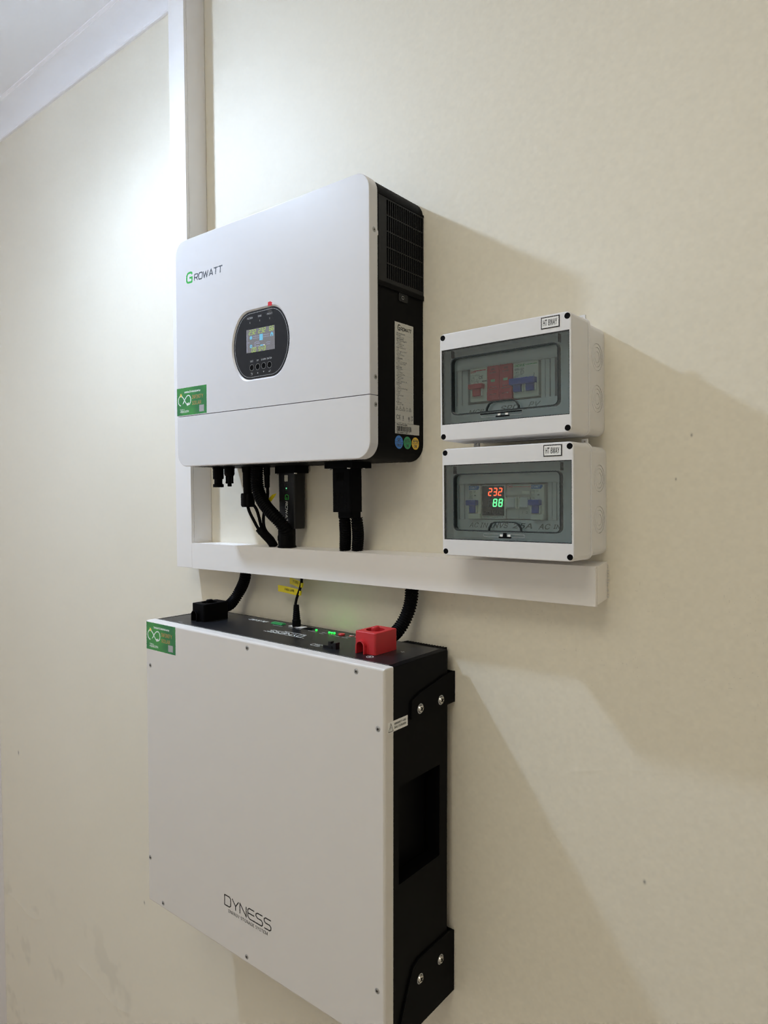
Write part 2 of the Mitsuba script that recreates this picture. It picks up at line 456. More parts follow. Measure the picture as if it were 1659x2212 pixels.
obj('base', tr_box(.0006, 0.0466, 0, .87, -.0004), 'mat_trunking', parent=th, smooth=False)
obj('lid', tr_box(0.0477, TD, .88, 1, 0.0004), 'mat_trunking', parent=th, smooth=False)
rng = np.random.RandomState(3)
fr = [(E0 - .0005 + .001 * rng.rand(), 1.2545 + k * .0042 + .002 * rng.rand()) for k in range(12)]
obj('cut_burr', cat([bx(x - .0008, x + .0022 * rng.rand() + .0010, z - .0008, z + .0010, 0.0004, 0.0016) for x, z in fr] + [bx(E1 - .002, E1 + .0012, 1.2490, 1.2502, .046, .0496), bx(E1 - .007, E1 + .001, 1.3005, 1.3014, .0492, .0499)]), 'mat_breaker_grey', parent=th, smooth=False, kind='stuff')

# ------------------------------------------------------------------ inverter
IW, IH = 0.4935, 0.4361
inv = thing('solar_inverter', 'large white-fronted solar inverter with a round black display, mounted above the trunking', 'inverter')
body = sub(rslab(0.0005, IW - .0005, 0.0, IH - .0005, 0.0, 0.1208, 0.028, 0.0, 0.004, n=10), bx(IW - .010, IW + .01, .2775, .4045, 0.006, .1015))
obj('body', body, 'mat_black', INV, inv, label='black metal housing behind the white front cover')
cov = M(rslab(-0.0003, IW + .0003, 0.0006, IH, 0.1212, 0.1405, 0.027, 0.0014, n=12))


def disp(R_, h, cu=.2440, cv=.2087):
    p = Point(cu, cv).buffer(R_, quad_segs=40).intersection(sbox(cu - 1, cv - h, cu + 1, cv + h))
    return p.buffer(-0.036, quad_segs=24).buffer(0.036, quad_segs=24)


def ring_pts(poly, d, n=120):
    c = poly.exterior
    return np.array([(*c.interpolate(i / n, normalized=True).coords[0], d) for i in range(n)])


def orient(r):
    a = np.sum(r[:, 0] * np.roll(r[:, 1], -1) - np.roll(r[:, 0], -1) * r[:, 1])
    return r if a > 0 else r[::-1]


o_out, o_in = disp(.0755, .0624), disp(.0728, .0598)
recess = loft([orient(ring_pts(o_in, .1375)), orient(ring_pts(o_in, .1383)), orient(ring_pts(o_out, .1405)), orient(ring_pts(disp(.0762, .0631), .1412))])
cov = cov - M(recess)
SEAM = 0.0980
upper = tri(cov.trim_by_plane((0, 1, 0), SEAM + .0006))
lower = tri(cov.trim_by_plane((0, -1, 0), -(SEAM - .0006)))
obj('front_cover', upper, 'mat_cover', INV, inv, label='white upper front cover')
obj('lower_cover', lower, 'mat_cover_lower', INV, inv, label='white lower wiring cover')
obj('cover_tab', cyl(0, 0, IW - .001, IW + .0006, .0035, 16).apply_transform(np.array([[0, 0, 1, 0], [0, 1, 0, .3465], [-1, 0, 0, .1205], [0, 0, 0, 1.0]])), 'mat_cover', INV, inv)

# side screws


def screw(u, v, d, r, frame, parent, mat='mat_dull_steel', face=None, name='screw', dome=0.0006):
    head = lathe([(r, -0.0004), (r, 0.0001), (r * .86, dome * .8), (r * .4, dome)], 20)
    m = head
    cross = cat([bx(-r * .58, r * .58, -r * .15, r * .15, dome * .5, dome + .0001), bx(-r * .15, r * .15, -r * .58, r * .58, dome * .5, dome + .0001)])
    m.apply_transform(trimesh.transformations.rotation_matrix(0.5 + 3 * v, (0, 0, 1)))
    if face is not None:
        m.apply_transform(face)
    m.apply_translation((u, v, d) if face is None else (0, 0, 0))
    k = obj(name, m, mat, frame, parent)
    rim = prism(Point(0, 0).buffer(r * 1.28, quad_segs=8).difference(Point(0, 0).buffer(r * 1.02, quad_segs=8)), -0.0002, 0.00012)
    if face is not None: rim.apply_transform(face)
    rim.apply_translation((u, v, d) if face is None else (0, 0, 0))
    obj('rim', rim, 'mat_print_faint', frame, k)
    cross.apply_transform(trimesh.transformations.rotation_matrix(0.5 + 3 * v, (0, 0, 1)))
    if face is not None: cross.apply_transform(face)
    cross.apply_translation((u, v, d) if face is None else (0, 0, 0))
    obj('cross_slot', cross, 'mat_void', frame, k, smooth=False)
    return k


def sidescrew(v, d, r, u, frame, parent, **k):
    f = side(u).copy(); f[1, 3] = v; f[2, 3] = d
    return screw(0, 0, 0, r, frame, parent, face=f, **k)


for v_, d_ in ((.349, .1292), (.126, .1270), (.0837, .1268)): sidescrew(v_, d_, .0031, IW + .0003, INV, inv, mat='mat_dull_steel')

# display
DU, DV = 0.2462, 0.2089
pnl = thing_key = obj('display', prism(disp(.0722, .0592, DU - .0018, DV), .1368, .1386), 'mat_black_gloss', INV, inv, label='round black display panel with clipped top and bottom')
D_ = .1387
rg = disp(.0694, .0564, DU - .0018, DV)
obj('trim_line', prism(rg.difference(rg.buffer(-.0007)), D_ - .0001, D_ + .0001), 'mat_print_faint', INV, pnl)
PS = -0.0022                                     # the panel lies behind the cover's face


def lcd(x, y):
    return .2091 + PS + .0737 * x, .2370 + .0004 - .0407 * y - .0016 * x


LU0, LV1 = .2091 + PS, .2372
obj('screen', prism(Polygon([lcd(0, 0), lcd(0, 1), lcd(1, 1), lcd(1, 0)]), D_ - .0004, D_ + .0002), 'mat_lcd', INV, pnl, emit=(.125, .125, .135), label='lit grey screen')
for s_, x, y in (('232', .095, .235), ('232', .44, .225), ('66', .815, .215), ('00', .19, 1.0), ('543', .435, 1.0)):
    px, py = lcd(x, y)
    obj('screen_figures', digits(s_, px, py + .0004, .0044, .0072, .0020, .0010, D_ + .0002, slant=.15), 'mat_lcd', INV, pnl, emit=(.34, .52, .06), label='green figures ' + s_, smooth=False)
ic = []


def lrect(x0, x1, y0, y1):
    return prism(Polygon([lcd(x0, y0), lcd(x0, y1), lcd(x1, y1), lcd(x1, y0)]), D_ + .0002, D_ + .0004)


c0 = lcd(.17, .365)
ic.append(prism(Point(c0).buffer(.0031, quad_segs=8), D_ + .0002, D_ + .0004))
ic.append(lrect(.475, .590, .275, .54))
hx, hy = lcd(.905, .36)
house = Polygon([(hx - .0034, hy - .0034), (hx - .0034, hy + .001), (hx, hy + .004), (hx + .0034, hy + .001), (hx + .0034, hy - .0034)]).difference(sbox(hx - .0012, hy - .0034, hx + .0012, hy))
ic.append(prism(house, D_ + .0002, D_ + .0004))
c1 = lcd(.17, .735)
ic.append(prism(Point(c1).buffer(.003, quad_segs=8).difference(sbox(c1[0] - .001, c1[1] - .001, c1[0] + .0015, c1[1] + .001)), D_ + .0002, D_ + .0004))
ic.append(lrect(.50, .60, .73, .78))
obj('screen_icons', cat(ic), 'mat_lcd', INV, pnl, emit=(.11, .45, .68), label='blue symbols', smooth=False)
ln = [lrect(.235, .465, .325, .338), lrect(.235, .465, .41, .423), lrect(.60, .83, .325, .338), lrect(.60, .83, .41, .423), lrect(.31, .47, .575, .588), lrect(.31, .322, .575, .80), lrect(.24, .322, .788, .80),
      lrect(.355, .49, .64, .66), lrect(.355, .47, .75, .77), lrect(.72, .84, .66, .675), lrect(.72, .84, .74, .755), lrect(.06, .11, .56, .575), lrect(.02, .03, .2, .95), lrect(.34, .345, .27, .34)]
obj('screen_lines', cat(ln), 'mat_lcd', INV, pnl, emit=(.30, .33, .52), smooth=False)
obj('screen_mark', lrect(.615, .655, .735, .77), 'mat_lcd', INV, pnl, emit=(.8, .8, .85), smooth=False)
tl = []
for (s_, u_, v_) in (('AC/INV', .2191, .2556), ('CHG', .2448, .2556), ('FAULT', .2706, .2556)):
    tl.append(text(s_, u_ + PS, v_, .0031, d=D_, align='c', bold=True))
BU = (.2229, .2386, .2541, .2691)
for s_, u_ in zip(('ESC', 'UP', 'DOWN', 'ENTER'), BU): tl.append(text(s_, u_ + PS, .1795, .0028, d=D_, align='c', bold=True))
u_ = BU[0] + PS
tl.append(strokes([[(u_ - .002, .1570), (u_ + .0013, .1570), (u_ + .0021, .1578), (u_ + .0021, .1592), (u_ + .0013, .160), (u_ - .0014, .160)]], .0007, d=D_))
tl.append(prism(Polygon([(u_ - .0026, .160), (u_ - .0008, .1613), (u_ - .0008, .1587)]), D_, D_ + .0002))
u_ = BU[1] + PS; tl.append(prism(Polygon([(u_ - .0016, .1578), (u_ + .0016, .1578), (u_, .1607)]), D_, D_ + .0002))
u_ = BU[2] + PS; tl.append(prism(Polygon([(u_ - .0016, .1607), (u_, .1578), (u_ + .0016, .1607)]), D_, D_ + .0002))
u_ = BU[3] + PS; tl.append(strokes([[(u_ - .0016, .1584), (u_ + .002, .1584), (u_ + .002, .1607)]], .0007, d=D_)); tl.append(prism(Polygon([(u_ - .0026, .1584), (u_ - .0008, .1597), (u_ - .0008, .1571)]), D_, D_ + .0002))
obj('lettering', cat(tl), 'mat_print_faint', INV, pnl, smooth=False)
for u_ in (.2191, .2448, .2706): obj('indicator', bx(u_ + PS - .0007, u_ + PS + .0007, .2474, .2506, D_ - .0003, D_ + .0002), 'mat_print_grey', INV, pnl, smooth=False)
for u_ in BU:
    b = obj('button', lathe([(.0049, 0), (.0046, .0006), (.0040, .0004), (.002, .0002)], 24).apply_translation((u_ + PS, .1697, D_ - .0002)), 'mat_void', INV, pnl, label='small round black push button')
for u_ in BU:
    obj('button_rim', prism(Point(u_ + PS, .1697).buffer(.0058, quad_segs=10).difference(Point(u_ + PS, .1697).buffer(.0050, quad_segs=10)), D_ - .0001, D_ + .0002), 'mat_print_grey', INV, pnl, smooth=False)
# protective film tab
obj('film_tab', prism(Polygon([(.2664, .2698), (.2664, .2762), (.2725, .2768), (.2772, .2740), (.2760, .2728), (.2762, .2692)]), .1406, .1409), 'mat_red_tab', INV, inv, label='red peel-off tab of the display film', smooth=False)
obj('film', prism(Polygon([(.2645, .2700), (.2760, .2690)] + [(.2703 + .0062 * math.cos(a), .2635 + .0055 * math.sin(a)) for a in np.linspace(0, -math.pi, 12)]), .1406, .1408), 'mat_film', INV, inv, smooth=False)

# the maker's lettering
GL = {  # letters in a unit box, drawn as strokes
    'R': [[(0, 0), (0, 1)], [(0, 1), (.8, 1), (1, .85), (1, .6), (.8, .45), (0, .45)], [(.5, .45), (1, 0)]],
    'O': [[(.18, 0), (.85, 0), (1, .15), (1, .85), (.82, 1), (.15, 1), (0, .85), (0, .15), (.18, 0), (.3, 0)]],
    'W': [[(-.05, 1), (.22, 0), (.5, .9), (.78, 0), (1.05, 1)]],
    'A': [[(-.02, 0), (.5, 1), (1.02, 0)], [(.25, .28), (.95, .28)]],
    'T': [[(-.08, 1), (1.08, 1)], [(.5, 1), (.5, 0)]]}


def growatt(x, y, h, W, d, mirror=False):
    """Returns (green G, the other letters): an emblem with a tall first letter."""
    g = [[(1, .80), (.90, .94), (.70, 1), (.36, 1), (.16, .93), (.04, .78), (0, .58), (0, .36), (.05, .17), (.18, .05), (.38, 0), (1, 0), (1, .46), (.52, .46)]]
    gw, gh = W * .155, h * 1.55
    G = strokes([[(x + a * gw + .08 * gh * b, y - h * .02 + b * gh) for a, b in l] for l in g], h * .32, d=d)
    rest, x0 = [], x + W * .225
    widths = [.108, .112, .140, .112, .110, .100]
    for ch, w in zip('ROWATT', widths):
        rest += [[(x0 + (a * w * .88) * W + .10 * h * b, y + b * h) for a, b in l] for l in GL[ch]]
        x0 += W * w * 1.16
    return G, strokes(rest, h * .175, d=d)


G, rest = growatt(.0348, .3530, .0117, .1085, .1405)
lg = obj('brand_lettering', rest, 'mat_print_dark', INV, inv, smooth=False, label='dark grey letters ROWATT')
obj('initial', G, 'mat_print_green', INV, lg, smooth=False, label='green letter G')


def installer_sticker(frame, parent, u0, u1, v0, v1, d):
    s = obj('installer_sticker', bx(u0, u1, v0, v1, d, d + .0003), 'mat_sticker_green', frame, parent, smooth=False, label='green installer sticker with a white infinity sign')
    w, h, e = u1 - u0, v1 - v0, d + .0003
    P = lambda x, y: (u0 + x * w, v1 - y * h)
    tt = [text('Installed & Maintained by', *P(.53, .195), .0036, w=w * .54, d=e, align='c', bold=True), text('Contact us', *P(.11, .80), .0020, w=w * .15, d=e), text('+923101127374', *P(.11, .90), .0040, w=w * .30, d=e, bold=True)]
    obj('lettering', cat(tt), 'mat_print_white', frame, s, smooth=False)
    pts = []
    for a in np.linspace(-2.05, 3.75, 70):       # a lying eight, open where the plug and the star sit
        k = 1 / (1 + math.sin(a) ** 2)
        pts.append((math.cos(a) * k, math.sin(a) * math.cos(a) * k))
    pts = [(u0 + w * (.265 + .215 * a), v1 - h * (.46 + .48 * b)) for a, b in pts]
    obj('infinity_sign', strokes([pts], .0019, d=e, flat=False), 'mat_print_white', frame, s, smooth=False)
    px, py = P(.385, .60)
    obj('plug_sign', prism(affinity.rotate(unary_union([sbox(px - .004, py - .0022, px + .002, py + .0022), sbox(px + .002, py + .0007, px + .0046, py + .0014), sbox(px + .002, py - .0014, px + .0046, py - .0007)]), 25), e, e + .0003), 'mat_print_white', frame, s, smooth=False)
    sx, sy = P(.145, .265)
    star = Polygon([(sx + (.0046 if k % 2 == 0 else .0019) * math.cos(k * math.pi / 6), sy + (.0046 if k % 2 == 0 else .0019) * math.sin(k * math.pi / 6)) for k in range(12)])
    obj('sun_sign', prism(star, e, e + .0003), 'mat_print_gold', frame, s, smooth=False)
    obj('company_lettering', cat([text('INFINITY', *P(.525, .44), .0072, w=w * .37, d=e), text('SOLAR', *P(.525, .655), .0072, w=w * .30, d=e)]), 'mat_print_orange', frame, s, smooth=False)
    obj('blank_patch', prism(Polygon([P(.76, .69), P(.915, .69), P(.915, .925), P(.76, .925)]), e, e + .0001), 'mat_print_faint', frame, s, smooth=False)
    return s


installer_sticker(INV, inv, -.0002, .0933, .0998, .1530, .1405)

# fan grille on the right side
gp = sbox(-.1195, .2680, -.0012, .4090).difference(unary_union([sbox(-(.1003 - i * .00545 - .0005), .2826 + j * .0246, -(.1003 - i * .00545 - .0043), .2826 + j * .0246 + .0226) for i in range(18) for j in range(5)]))
gm = prism(gp, 0, .0016); gm.apply_transform(side(IW - .0002))
obj('fan_grille', gm, 'mat_grille', INV, inv, smooth=False, label='black slotted ventilation grille')
for q_ in ((.2680, .2755), (.4065, .4090)):
    fm = prism(sbox(-.1195, q_[0], -.0012, q_[1]), .0016, .0026); fm.apply_transform(side(IW - .0002))
    obj('grille_frame', fm, 'mat_black', INV, inv, smooth=False)
tb = prism(rpoly(-.068, -.044, .2545, .2680, .003), 0, .0012); tb.apply_transform(side(IW - .0004))
k_ = obj('grille_tab', tb, 'mat_grille', INV, inv, smooth=False)
sidescrew(.2612, .0575, .0022, IW + .0009, INV, inv, mat='mat_black_gloss')

# rating label
US = IW - .0005


def sp(m, u=US):
    m.apply_transform(side(u)); return m


rl = obj('rating_label', sp(bx(-.0775, -.0278, .0605, .2205, 0, .0003)), 'mat_sticker_white', INV, inv, smooth=False, label='tall white rating label full of small print')
G, rest = growatt(-.0700, .2085, .0052, .0360, .0003)
obj('brand_lettering', sp(cat([G, rest])), 'mat_print_black', INV, rl, smooth=False)
lines = [('SPF Off-grid Inverter', 1), ('Model Name', 0), ('SPF 6000 ES PLUS', 2), ('Solar Charge Mode', 1), ('Max. PV input voltage(DC)', 0), ('500Vd.c.', 2), ('MPPT voltage range', 0), ('120-430Vd.c.', 2), ('Number of input string', 0), ('2', 2), ('Max. PV input current(DC)', 0), ('16A/16A', 2), ('Max. charge current', 0), ('100A', 2), ('AC Charge Mode', 1), ('AC input', 0), ('230Va.c. 50Hz/60Hz, 60A', 2), ('Max. AC charge current', 0), ('80A', 2), ('Battery Mode', 1), ('Battery voltage', 0), ('48Vd.c.', 2), ('Type of battery', 0), ('Lead-acid/ Lithium', 2), ('Rated power', 0), ('6000VA/ 6000W', 2), ('AC output', 0), ('230Va.c. 50Hz/60Hz, 26A', 2), ('Environment', 1), ('Weight', 0), ('13.8kg', 2), ('Operation temperature range', 0), ('0C - 55C', 2), ('Inverter', 0), ('IP20', 2), ('Protective class', 0), ('I', 2), ('Topology', 0), ('DC', 2), ('Manufacture', 0), ('Made in China', 2)]
tt, rule = [], []
dy = (.2050 - .0895) / len(lines)
for i, (s_, st) in enumerate(lines):
    y = .2040 - i * dy
    tt.append(text(s_, -.0735 + (.0025 if st == 2 else 0), y - .0020, .0020, w=min(.043, .00100 * len(s_) + .002), depth=.0001, d=.0003, bold=st == 1))
    if st in (1, 2): rule.append(bx(-.0735, -.0305, y - .0026, y - .00245, .0003, .0004))
obj('lettering', sp(cat(tt)), 'mat_print_dark', INV, rl, smooth=False)
obj('rule', sp(cat(rule)), 'mat_print_faint', INV, rl, smooth=False)
icn = []
for k in range(5):
    x, y = -.0725 + k * .0088, .0805
    if k == 3: icn.append(strokes([[(x - .002, y), (x + .002, y), (x + .002, y + .0048), (x - .002, y + .0048), (x - .002, y)]], .0006, d=.0003)); continue
    icn.append(strokes([[(x - .0033, y), (x + .0033, y), (x, y + .0062), (x - .0033, y), (x - .002, y)]], .0008, d=.0003)); icn.append(bx(x - .0004, x + .0004, y + .0012, y + .0036, .0003, .0005))
icn.append(text('CE', -.0740, .0660, .0068, w=.011, d=.0003, bold=True))
icn.append(strokes([[(-.0575, .0665), (-.0545, .0725)], [(-.0545, .0665), (-.0575, .0725)], [(-.0580, .0650), (-.0540, .0650)]], .0009, d=.0003))
icn.append(prism(Point(-.0405, .0690).buffer(.0024).union(sbox(-.0412, .0630, -.0398, .0690)), .0003, .0005))
icn.append(text('UK', -.0355, .0700, .0034, d=.0003, bold=True)); icn.append(text('CA', -.0355, .0655, .0034, d=.0003, bold=True))
obj('compliance_marks', sp(cat(icn)), 'mat_print_grey', INV, rl, smooth=False)
sl = obj('serial_label', sp(bx(-.0778, -.0120, .0428, .0600, .0003, .0006)), 'mat_sticker_white', INV, inv, smooth=False, label='white serial label with a barcode')
rb = random.Random(5); bars = []; x = -.0735
while x < -.0345:
    w_ = rb.choice((.0003, .0006, .0010)); bars.append(bx(x, x + w_, .0468, .0552, .0006, .0008)); x += w_ + rb.choice((.0004, .0007))
obj('barcode', sp(cat(bars)), 'mat_print_black', INV, sl, smooth=False)
obj('lettering', sp(cat([text('PN: SFA0160000', -.0735, .0562, .0025, d=.0006, bold=True), text('SN: ESM8F2J75H  2', -.0735, .0436, .0025, d=.0006, bold=True)])), 'mat_print_black', INV, sl, smooth=False)
for d_, mat, a, b, lb in ((.0672, 'mat_blue_dot', 'QC', 'PASS', 'round blue inspection sticker'), (.0446, 'mat_green_dot', 'ATE', 'OK', 'round green inspection sticker'), (.0224, 'mat_yellow_dot', 'Hi-Pot', 'OK', 'round yellow inspection sticker')):
    rr_ = .0107 if d_ > .06 else .0102
    q = obj('inspection_sticker', sp(prism(Point(-d_, .0292).buffer(rr_, quad_segs=12), 0, .0003)), mat, INV, inv, smooth=False, label=lb)
    obj('lettering', sp(cat([text(a, -d_, .0308, .0045, w=min(.013, .0042 * len(a)), d=.0003, align='c', bold=True), text(b, -d_, .0222, .0045, w=min(.012, .0042 * len(b)), d=.0003, align='c', bold=True), bx(-d_ - rr_, -d_ + rr_, .0288, .0294, .0003, .0005)])), 'mat_print_dark', INV, q, smooth=False)

# connectors on the underside (wall coordinates from here)
IB = 1.4632


def inv_z(x): return 1.4625 - .0085 * (x + .2526) + .0003


def vlathe(profile, x, z, d, n=24):
    """Lathe about a vertical axis at x, z, d; profile (radius, height)."""
    m = lathe(profile, n)
    m.apply_transform(np.array([[1, 0, 0, x], [0, 0, 1, z], [0, -1, 0, d], [0, 0, 0, 1.0]]))
    return m


x, z = -.2112, inv_z(-.2112)
h = z - 1.4222
obj('solar_socket', cat([vlathe([(.0050, -h), (.0107, -h), (.0107, -h + .0060), (.0080, -h + .0066), (.0080, -h + .0165), (.0107, -h + .0172), (.0107, -.004), (.0114, -.0036), (.0114, 0)], x, z, .075),
                         bx(x - .0112, x - .006, z - .024, z - .006, .071, .079), bx(x + .006, x + .0112, z - .024, z - .006, .071, .079)]), 'mat_black', INV if False else WALL, inv, label='round black solar cable socket with a flanged end')
x, z = -.1762, inv_z(-.1762)
h = z - 1.4232
obj('solar_plug', cat([vlathe([(.0030, -h), (.0041, -h), (.0041, -.0185), (.0088, -.0178), (.0102, -.014), (.0102, -.004), (.0108, -.0036), (.0108, 0)], x, z, .075)] +
                      [hexa([(x + s * .0082 - .0009, z - .030, .073), (x + s * .0082 + .0009, z - .030, .073), (x + s * .0088 + .0009, z - .017, .073), (x + s * .0088 - .0009, z - .017, .073), (x + s * .0082 - .0009, z - .030, .077), (x + s * .0082 + .0009, z - .030, .077), (x + s * .0088 + .0009, z - .017, .077), (x + s * .0088 - .0009, z - .017, .077)]) for s in (-1, 1)] +
                      [bx(x + s * .0088 - .0012, x + s * .0088 + .0012, z - .033, z - .029, .073, .077) for s in (-1, 1)]), 'mat_black', WALL, inv, label='slim black solar cable plug with two clips')
x, z = -.1455, inv_z(-.1455)
gl = obj('cable_gland', vlathe([(.0082, -.058), (.0086, -.040), (.0092, -.040), (.0094, -.012), (.0104, -.010), (.0112, -.003), (.0122, 0)], x, z, .055), 'mat_black', WALL, inv)
a = np.arange(48) * 2 * math.pi / 48
rn = .0128 + .0006 * np.sign(np.sin(a * 8))
nut = loft([np.stack([x + k * rn * np.cos(a), a * 0 + z - hh, .055 - k * rn * np.sin(a)], 1) for k, hh in ((.86, .0795), (1, .0765), (1, .0545), (.9, .0525))])
nut.fix_normals()
obj('gland_nut', nut, 'mat_black', WALL, gl, label='ribbed black clamping nut')
x, z = .144, inv_z(.144)
ac = obj('terminal_cover', cat([rslab(.1235, .1640, 1.3742, z - .010, .030, .0970, .002, .0015, n=3), rslab(.1215, .1660, 1.402, z, .028, .0985, .002, .0015, n=3)]) if False else
         cat([loft([rr(.1030, .1450, .0465, .0780, .0035, q) for q in (1.3742, z)])]).apply_transform(np.array([[1, 0, 0, 0], [0, 0, 1, 0], [0, 1, 0, 0], [0, 0, 0, 1.0]])), 'mat_black_soft', WALL, inv, label='tall black terminal cover on the underside')
obj('flange', cat([bx(.0970, .1600, z - .0105, z - .0002, .040, .0900)]), 'mat_black_soft', WALL, ac)
sl_ = [bx(.1135 + k * .0036, .1135 + k * .0036 + .0017, 1.4285, 1.4420, .0776, .0785) for k in range(5)]
obj('slot', cat(sl_), 'mat_void', WALL, ac, smooth=False, kind='stuff')
obj('rib', cat([bx(.1085 + k * .0030, .1085 + k * .0030 + .0008, 1.378, 1.4075, .0778, .0784) for k in range(10)] + [bx(.1120, .1305, 1.4180, 1.4260, .0778, .0783)]), 'mat_black', WALL, ac, smooth=False, kind='stuff')
obj('spigot', loft([rr(.1035, .1360, .0390, .0660, .004, q) for q in (1.3640, 1.3750)]).apply_transform(np.array([[1, 0, 0, 0], [0, 0, 1, 0], [0, 1, 0, 0], [0, 0, 0, 1.0]])), 'mat_black_soft', WALL, ac)
for sx, sd in ((.1005, .0800), (.1490, .0860), (.1560, .0560)):
    obj('screw', vlathe([(.0022, -.0020), (.0030, -.0012), (.0030, 0)], sx, z - .0105, sd, 14), 'mat_steel', WALL, ac)

# Wi-Fi dongle
wf = thing('wifi_dongle', 'black upright wireless dongle with white lettering, plugged in under the inverter', 'wireless dongle')
zt = (inv_z(-.05) + .0900) / 1.0643 - .0005
DON = Frame(-.0585, -.0900); DON.m = DON.m @ np.diag([1.0643, 1.0643, 1.0643, 1]); DON.m[1, 3] = .0608
SW = np.array([[1, 0, 0, 0], [0, 0, 1, 0], [0, 1, 0, 0], [0, 0, 0, 1.0]])          # a loft along z becomes upright; its second axis is d
wm = loft([rr(-.0185, .0232, .0635, .0900, .0040, 1.3440), rr(-.0205, .0240, .0625, .0900, .0040, zt - .006)]).apply_transform(SW); wm.fix_normals()
obj('body', wm, 'mat_black_gloss', DON, wf)
wm = loft([rr(-.0250, .0300, .0590, .0945, .004, zt - .013), rr(-.0250, .0300, .0590, .0945, .004, zt)]).apply_transform(SW); wm.fix_normals()
obj('collar', wm, 'mat_black_soft', DON, wf)
obj('label_patch', bx(-.0020, .0068, 1.4290, 1.4405, .0905, .0909), 'mat_sticker_white', DON, wf, smooth=False)
obj('light', cyl(.0026, 1.4168, .0903, .0911, .0011, 12), 'mat_print_green', DON, wf, emit=(.25, 1.1, .55))
obj('lettering', text('Link', .0002, 1.4132, .0016, d=.0904), 'mat_print_green', DON, wf, smooth=False)
G, rest = growatt(0, 0, .0055, .056, 0)
rot = trimesh.transformations.rotation_matrix(-math.pi / 2, (0, 0, 1))
bl = None
for m_, mt, nm in ((rest, 'mat_print_white', 'brand_lettering'), (G, 'mat_print_green', 'initial')):
    m_.apply_transform(rot); m_.apply_translation((-.0005, 1.4055, .0903))
    bl = obj(nm, m_, mt, DON, wf if nm == 'brand_lettering' else bl, smooth=False)
for sx, sd in ((.0265, .0905), (-.0215, .0915)): obj('screw', vlathe([(.0022, -.0020), (.0030, -.0012), (.0030, 0)], sx, zt - .013, sd, 14), 'mat_steel', DON, wf)

# ------------------------------------------------------------------ hoses and cables
HG = 'corrugated hoses'


def hose(pts, r, label, n=70):
    k = thing('corrugated_hose', label, 'hose', HG)
    obj('tube', tube(spline(pts, n), r, 18, rib=.0016, pitch=.0046), 'mat_black', WALL, k, smooth=35)
    return k


h1 = hose([(-.1032, 1.4607, .066), (-.1051, 1.4317, .066), (-.0976, 1.4049, .066), (-.0792, 1.3809, .064), (-.0591, 1.3607, .058), (-.0505, 1.3465, .050), (-.0525, 1.3350, .0410)], .0125, 'thick black corrugated hose curving from the inverter into a coupling on the trunking')
cp = thing('hose_coupling', 'black clip coupling standing on the trunking below the wireless dongle', 'hose coupling')
obj('body', vlathe([(.0120, .0352), (.0165, .0352), (.0168, .030), (.0165, .004), (.0180, .003), (.0180, .0002)][::-1], -.0555, 1.3045, .0360), 'mat_black', WALL, cp)
for q in (-.6, 1.2):
    a_ = -math.pi / 2 + q
    c_ = np.array([-.0555 + .0163 * math.cos(a_ + .0), 1.3225, .0360 - .0163 * math.sin(a_)])
    cm = bx(-.0035, .0035, -.0045, .0045, -.0008, .0012); cm.apply_transform(trimesh.transformations.rotation_matrix(a_ + math.pi / 2, (0, 1, 0))); cm.apply_translation(c_)
    obj('clip_window', cm, 'mat_void', WALL, cp, smooth=False)
hose([(.1068, 1.3745, .050), (.1068, 1.360, .0495), (.0985, 1.3374, .040), (.0870, 1.3180, .027), (.0830, 1.3040, .0225)] if False else [(.1095, 1.3636, .0535), (.1080, 1.3520, .0510), (.1005, 1.3340, .0420), (.0915, 1.3170, .0325), (.0880, 1.3042, .0295)], .0105, 'left of the two short black corrugated hoses under the terminal cover')
hose([(.1290, 1.3636, .0440), (.1285, 1.3520, .0420), (.1235, 1.3340, .0345), (.1165, 1.3170, .0275), (.1135, 1.3042, .0255)], .0105, 'right of the two short black corrugated hoses under the terminal cover')
hose([(-.2150, 1.1790, .0560), (-.2150, 1.1850, .0420), (-.2120, 1.2010, .0290), (-.2000, 1.2220, .0250), (-.1920, 1.2400, .0250), (-.1900, 1.2508, .0250)], .0117, 'black corrugated hose from the black terminal cap up into the trunking')
hose([(.2160, 1.1690, .0640), (.2190, 1.1780, .0460), (.2260, 1.2000, .0320), (.2310, 1.2240, .0260), (.2325, 1.2420, .0250), (.2325, 1.2508, .0250)], .0117, 'black corrugated hose from the red terminal cap up into the trunking')
CG = 'thin cables from the inverter into the trunking'
for pts, lb in (([(-.1455, 1.3840, .055), (-.1436, 1.3778, .055), (-.1303, 1.3552, .053), (-.1172, 1.3363, .050), (-.1070, 1.3220, .040), (-.1085, 1.3040, .0310)], 'left of the thin black cables leaving the ribbed gland nut'),
                ([(-.1350, 1.3860, .050), (-.1240, 1.3779, .052), (-.1166, 1.3553, .050), (-.1120, 1.3380, .047), (-.1020, 1.3220, .038), (-.1030, 1.3040, .0300)], 'middle of the thin black cables leaving the ribbed gland nut'),
                ([(-.0885, 1.4230, .055), (-.0905, 1.4100, .052), (-.1030, 1.3850, .046), (-.1100, 1.3690, .045), (-.1115, 1.3510, .045), (-.1080, 1.3380, .044), (-.0975, 1.3220, .036), (-.0975, 1.3040, .0290)], 'thin black cable with a moulded plug, passing behind the thick hose')):
    k = thing('thin_cable', lb, 'cable', CG)
    obj('lead', tube(spline(pts, 50), .0030, 10), 'mat_black_soft', WALL, k, smooth=True)
z = inv_z(-.0885)
obj('plug', vlathe([(.0028, -.042), (.0050, -.0415), (.0054, -.018), (.0063, -.017), (.0063, -.002), (.0074, 0)], -.0885, z, .055, 18), 'mat_black_soft', WALL, k)
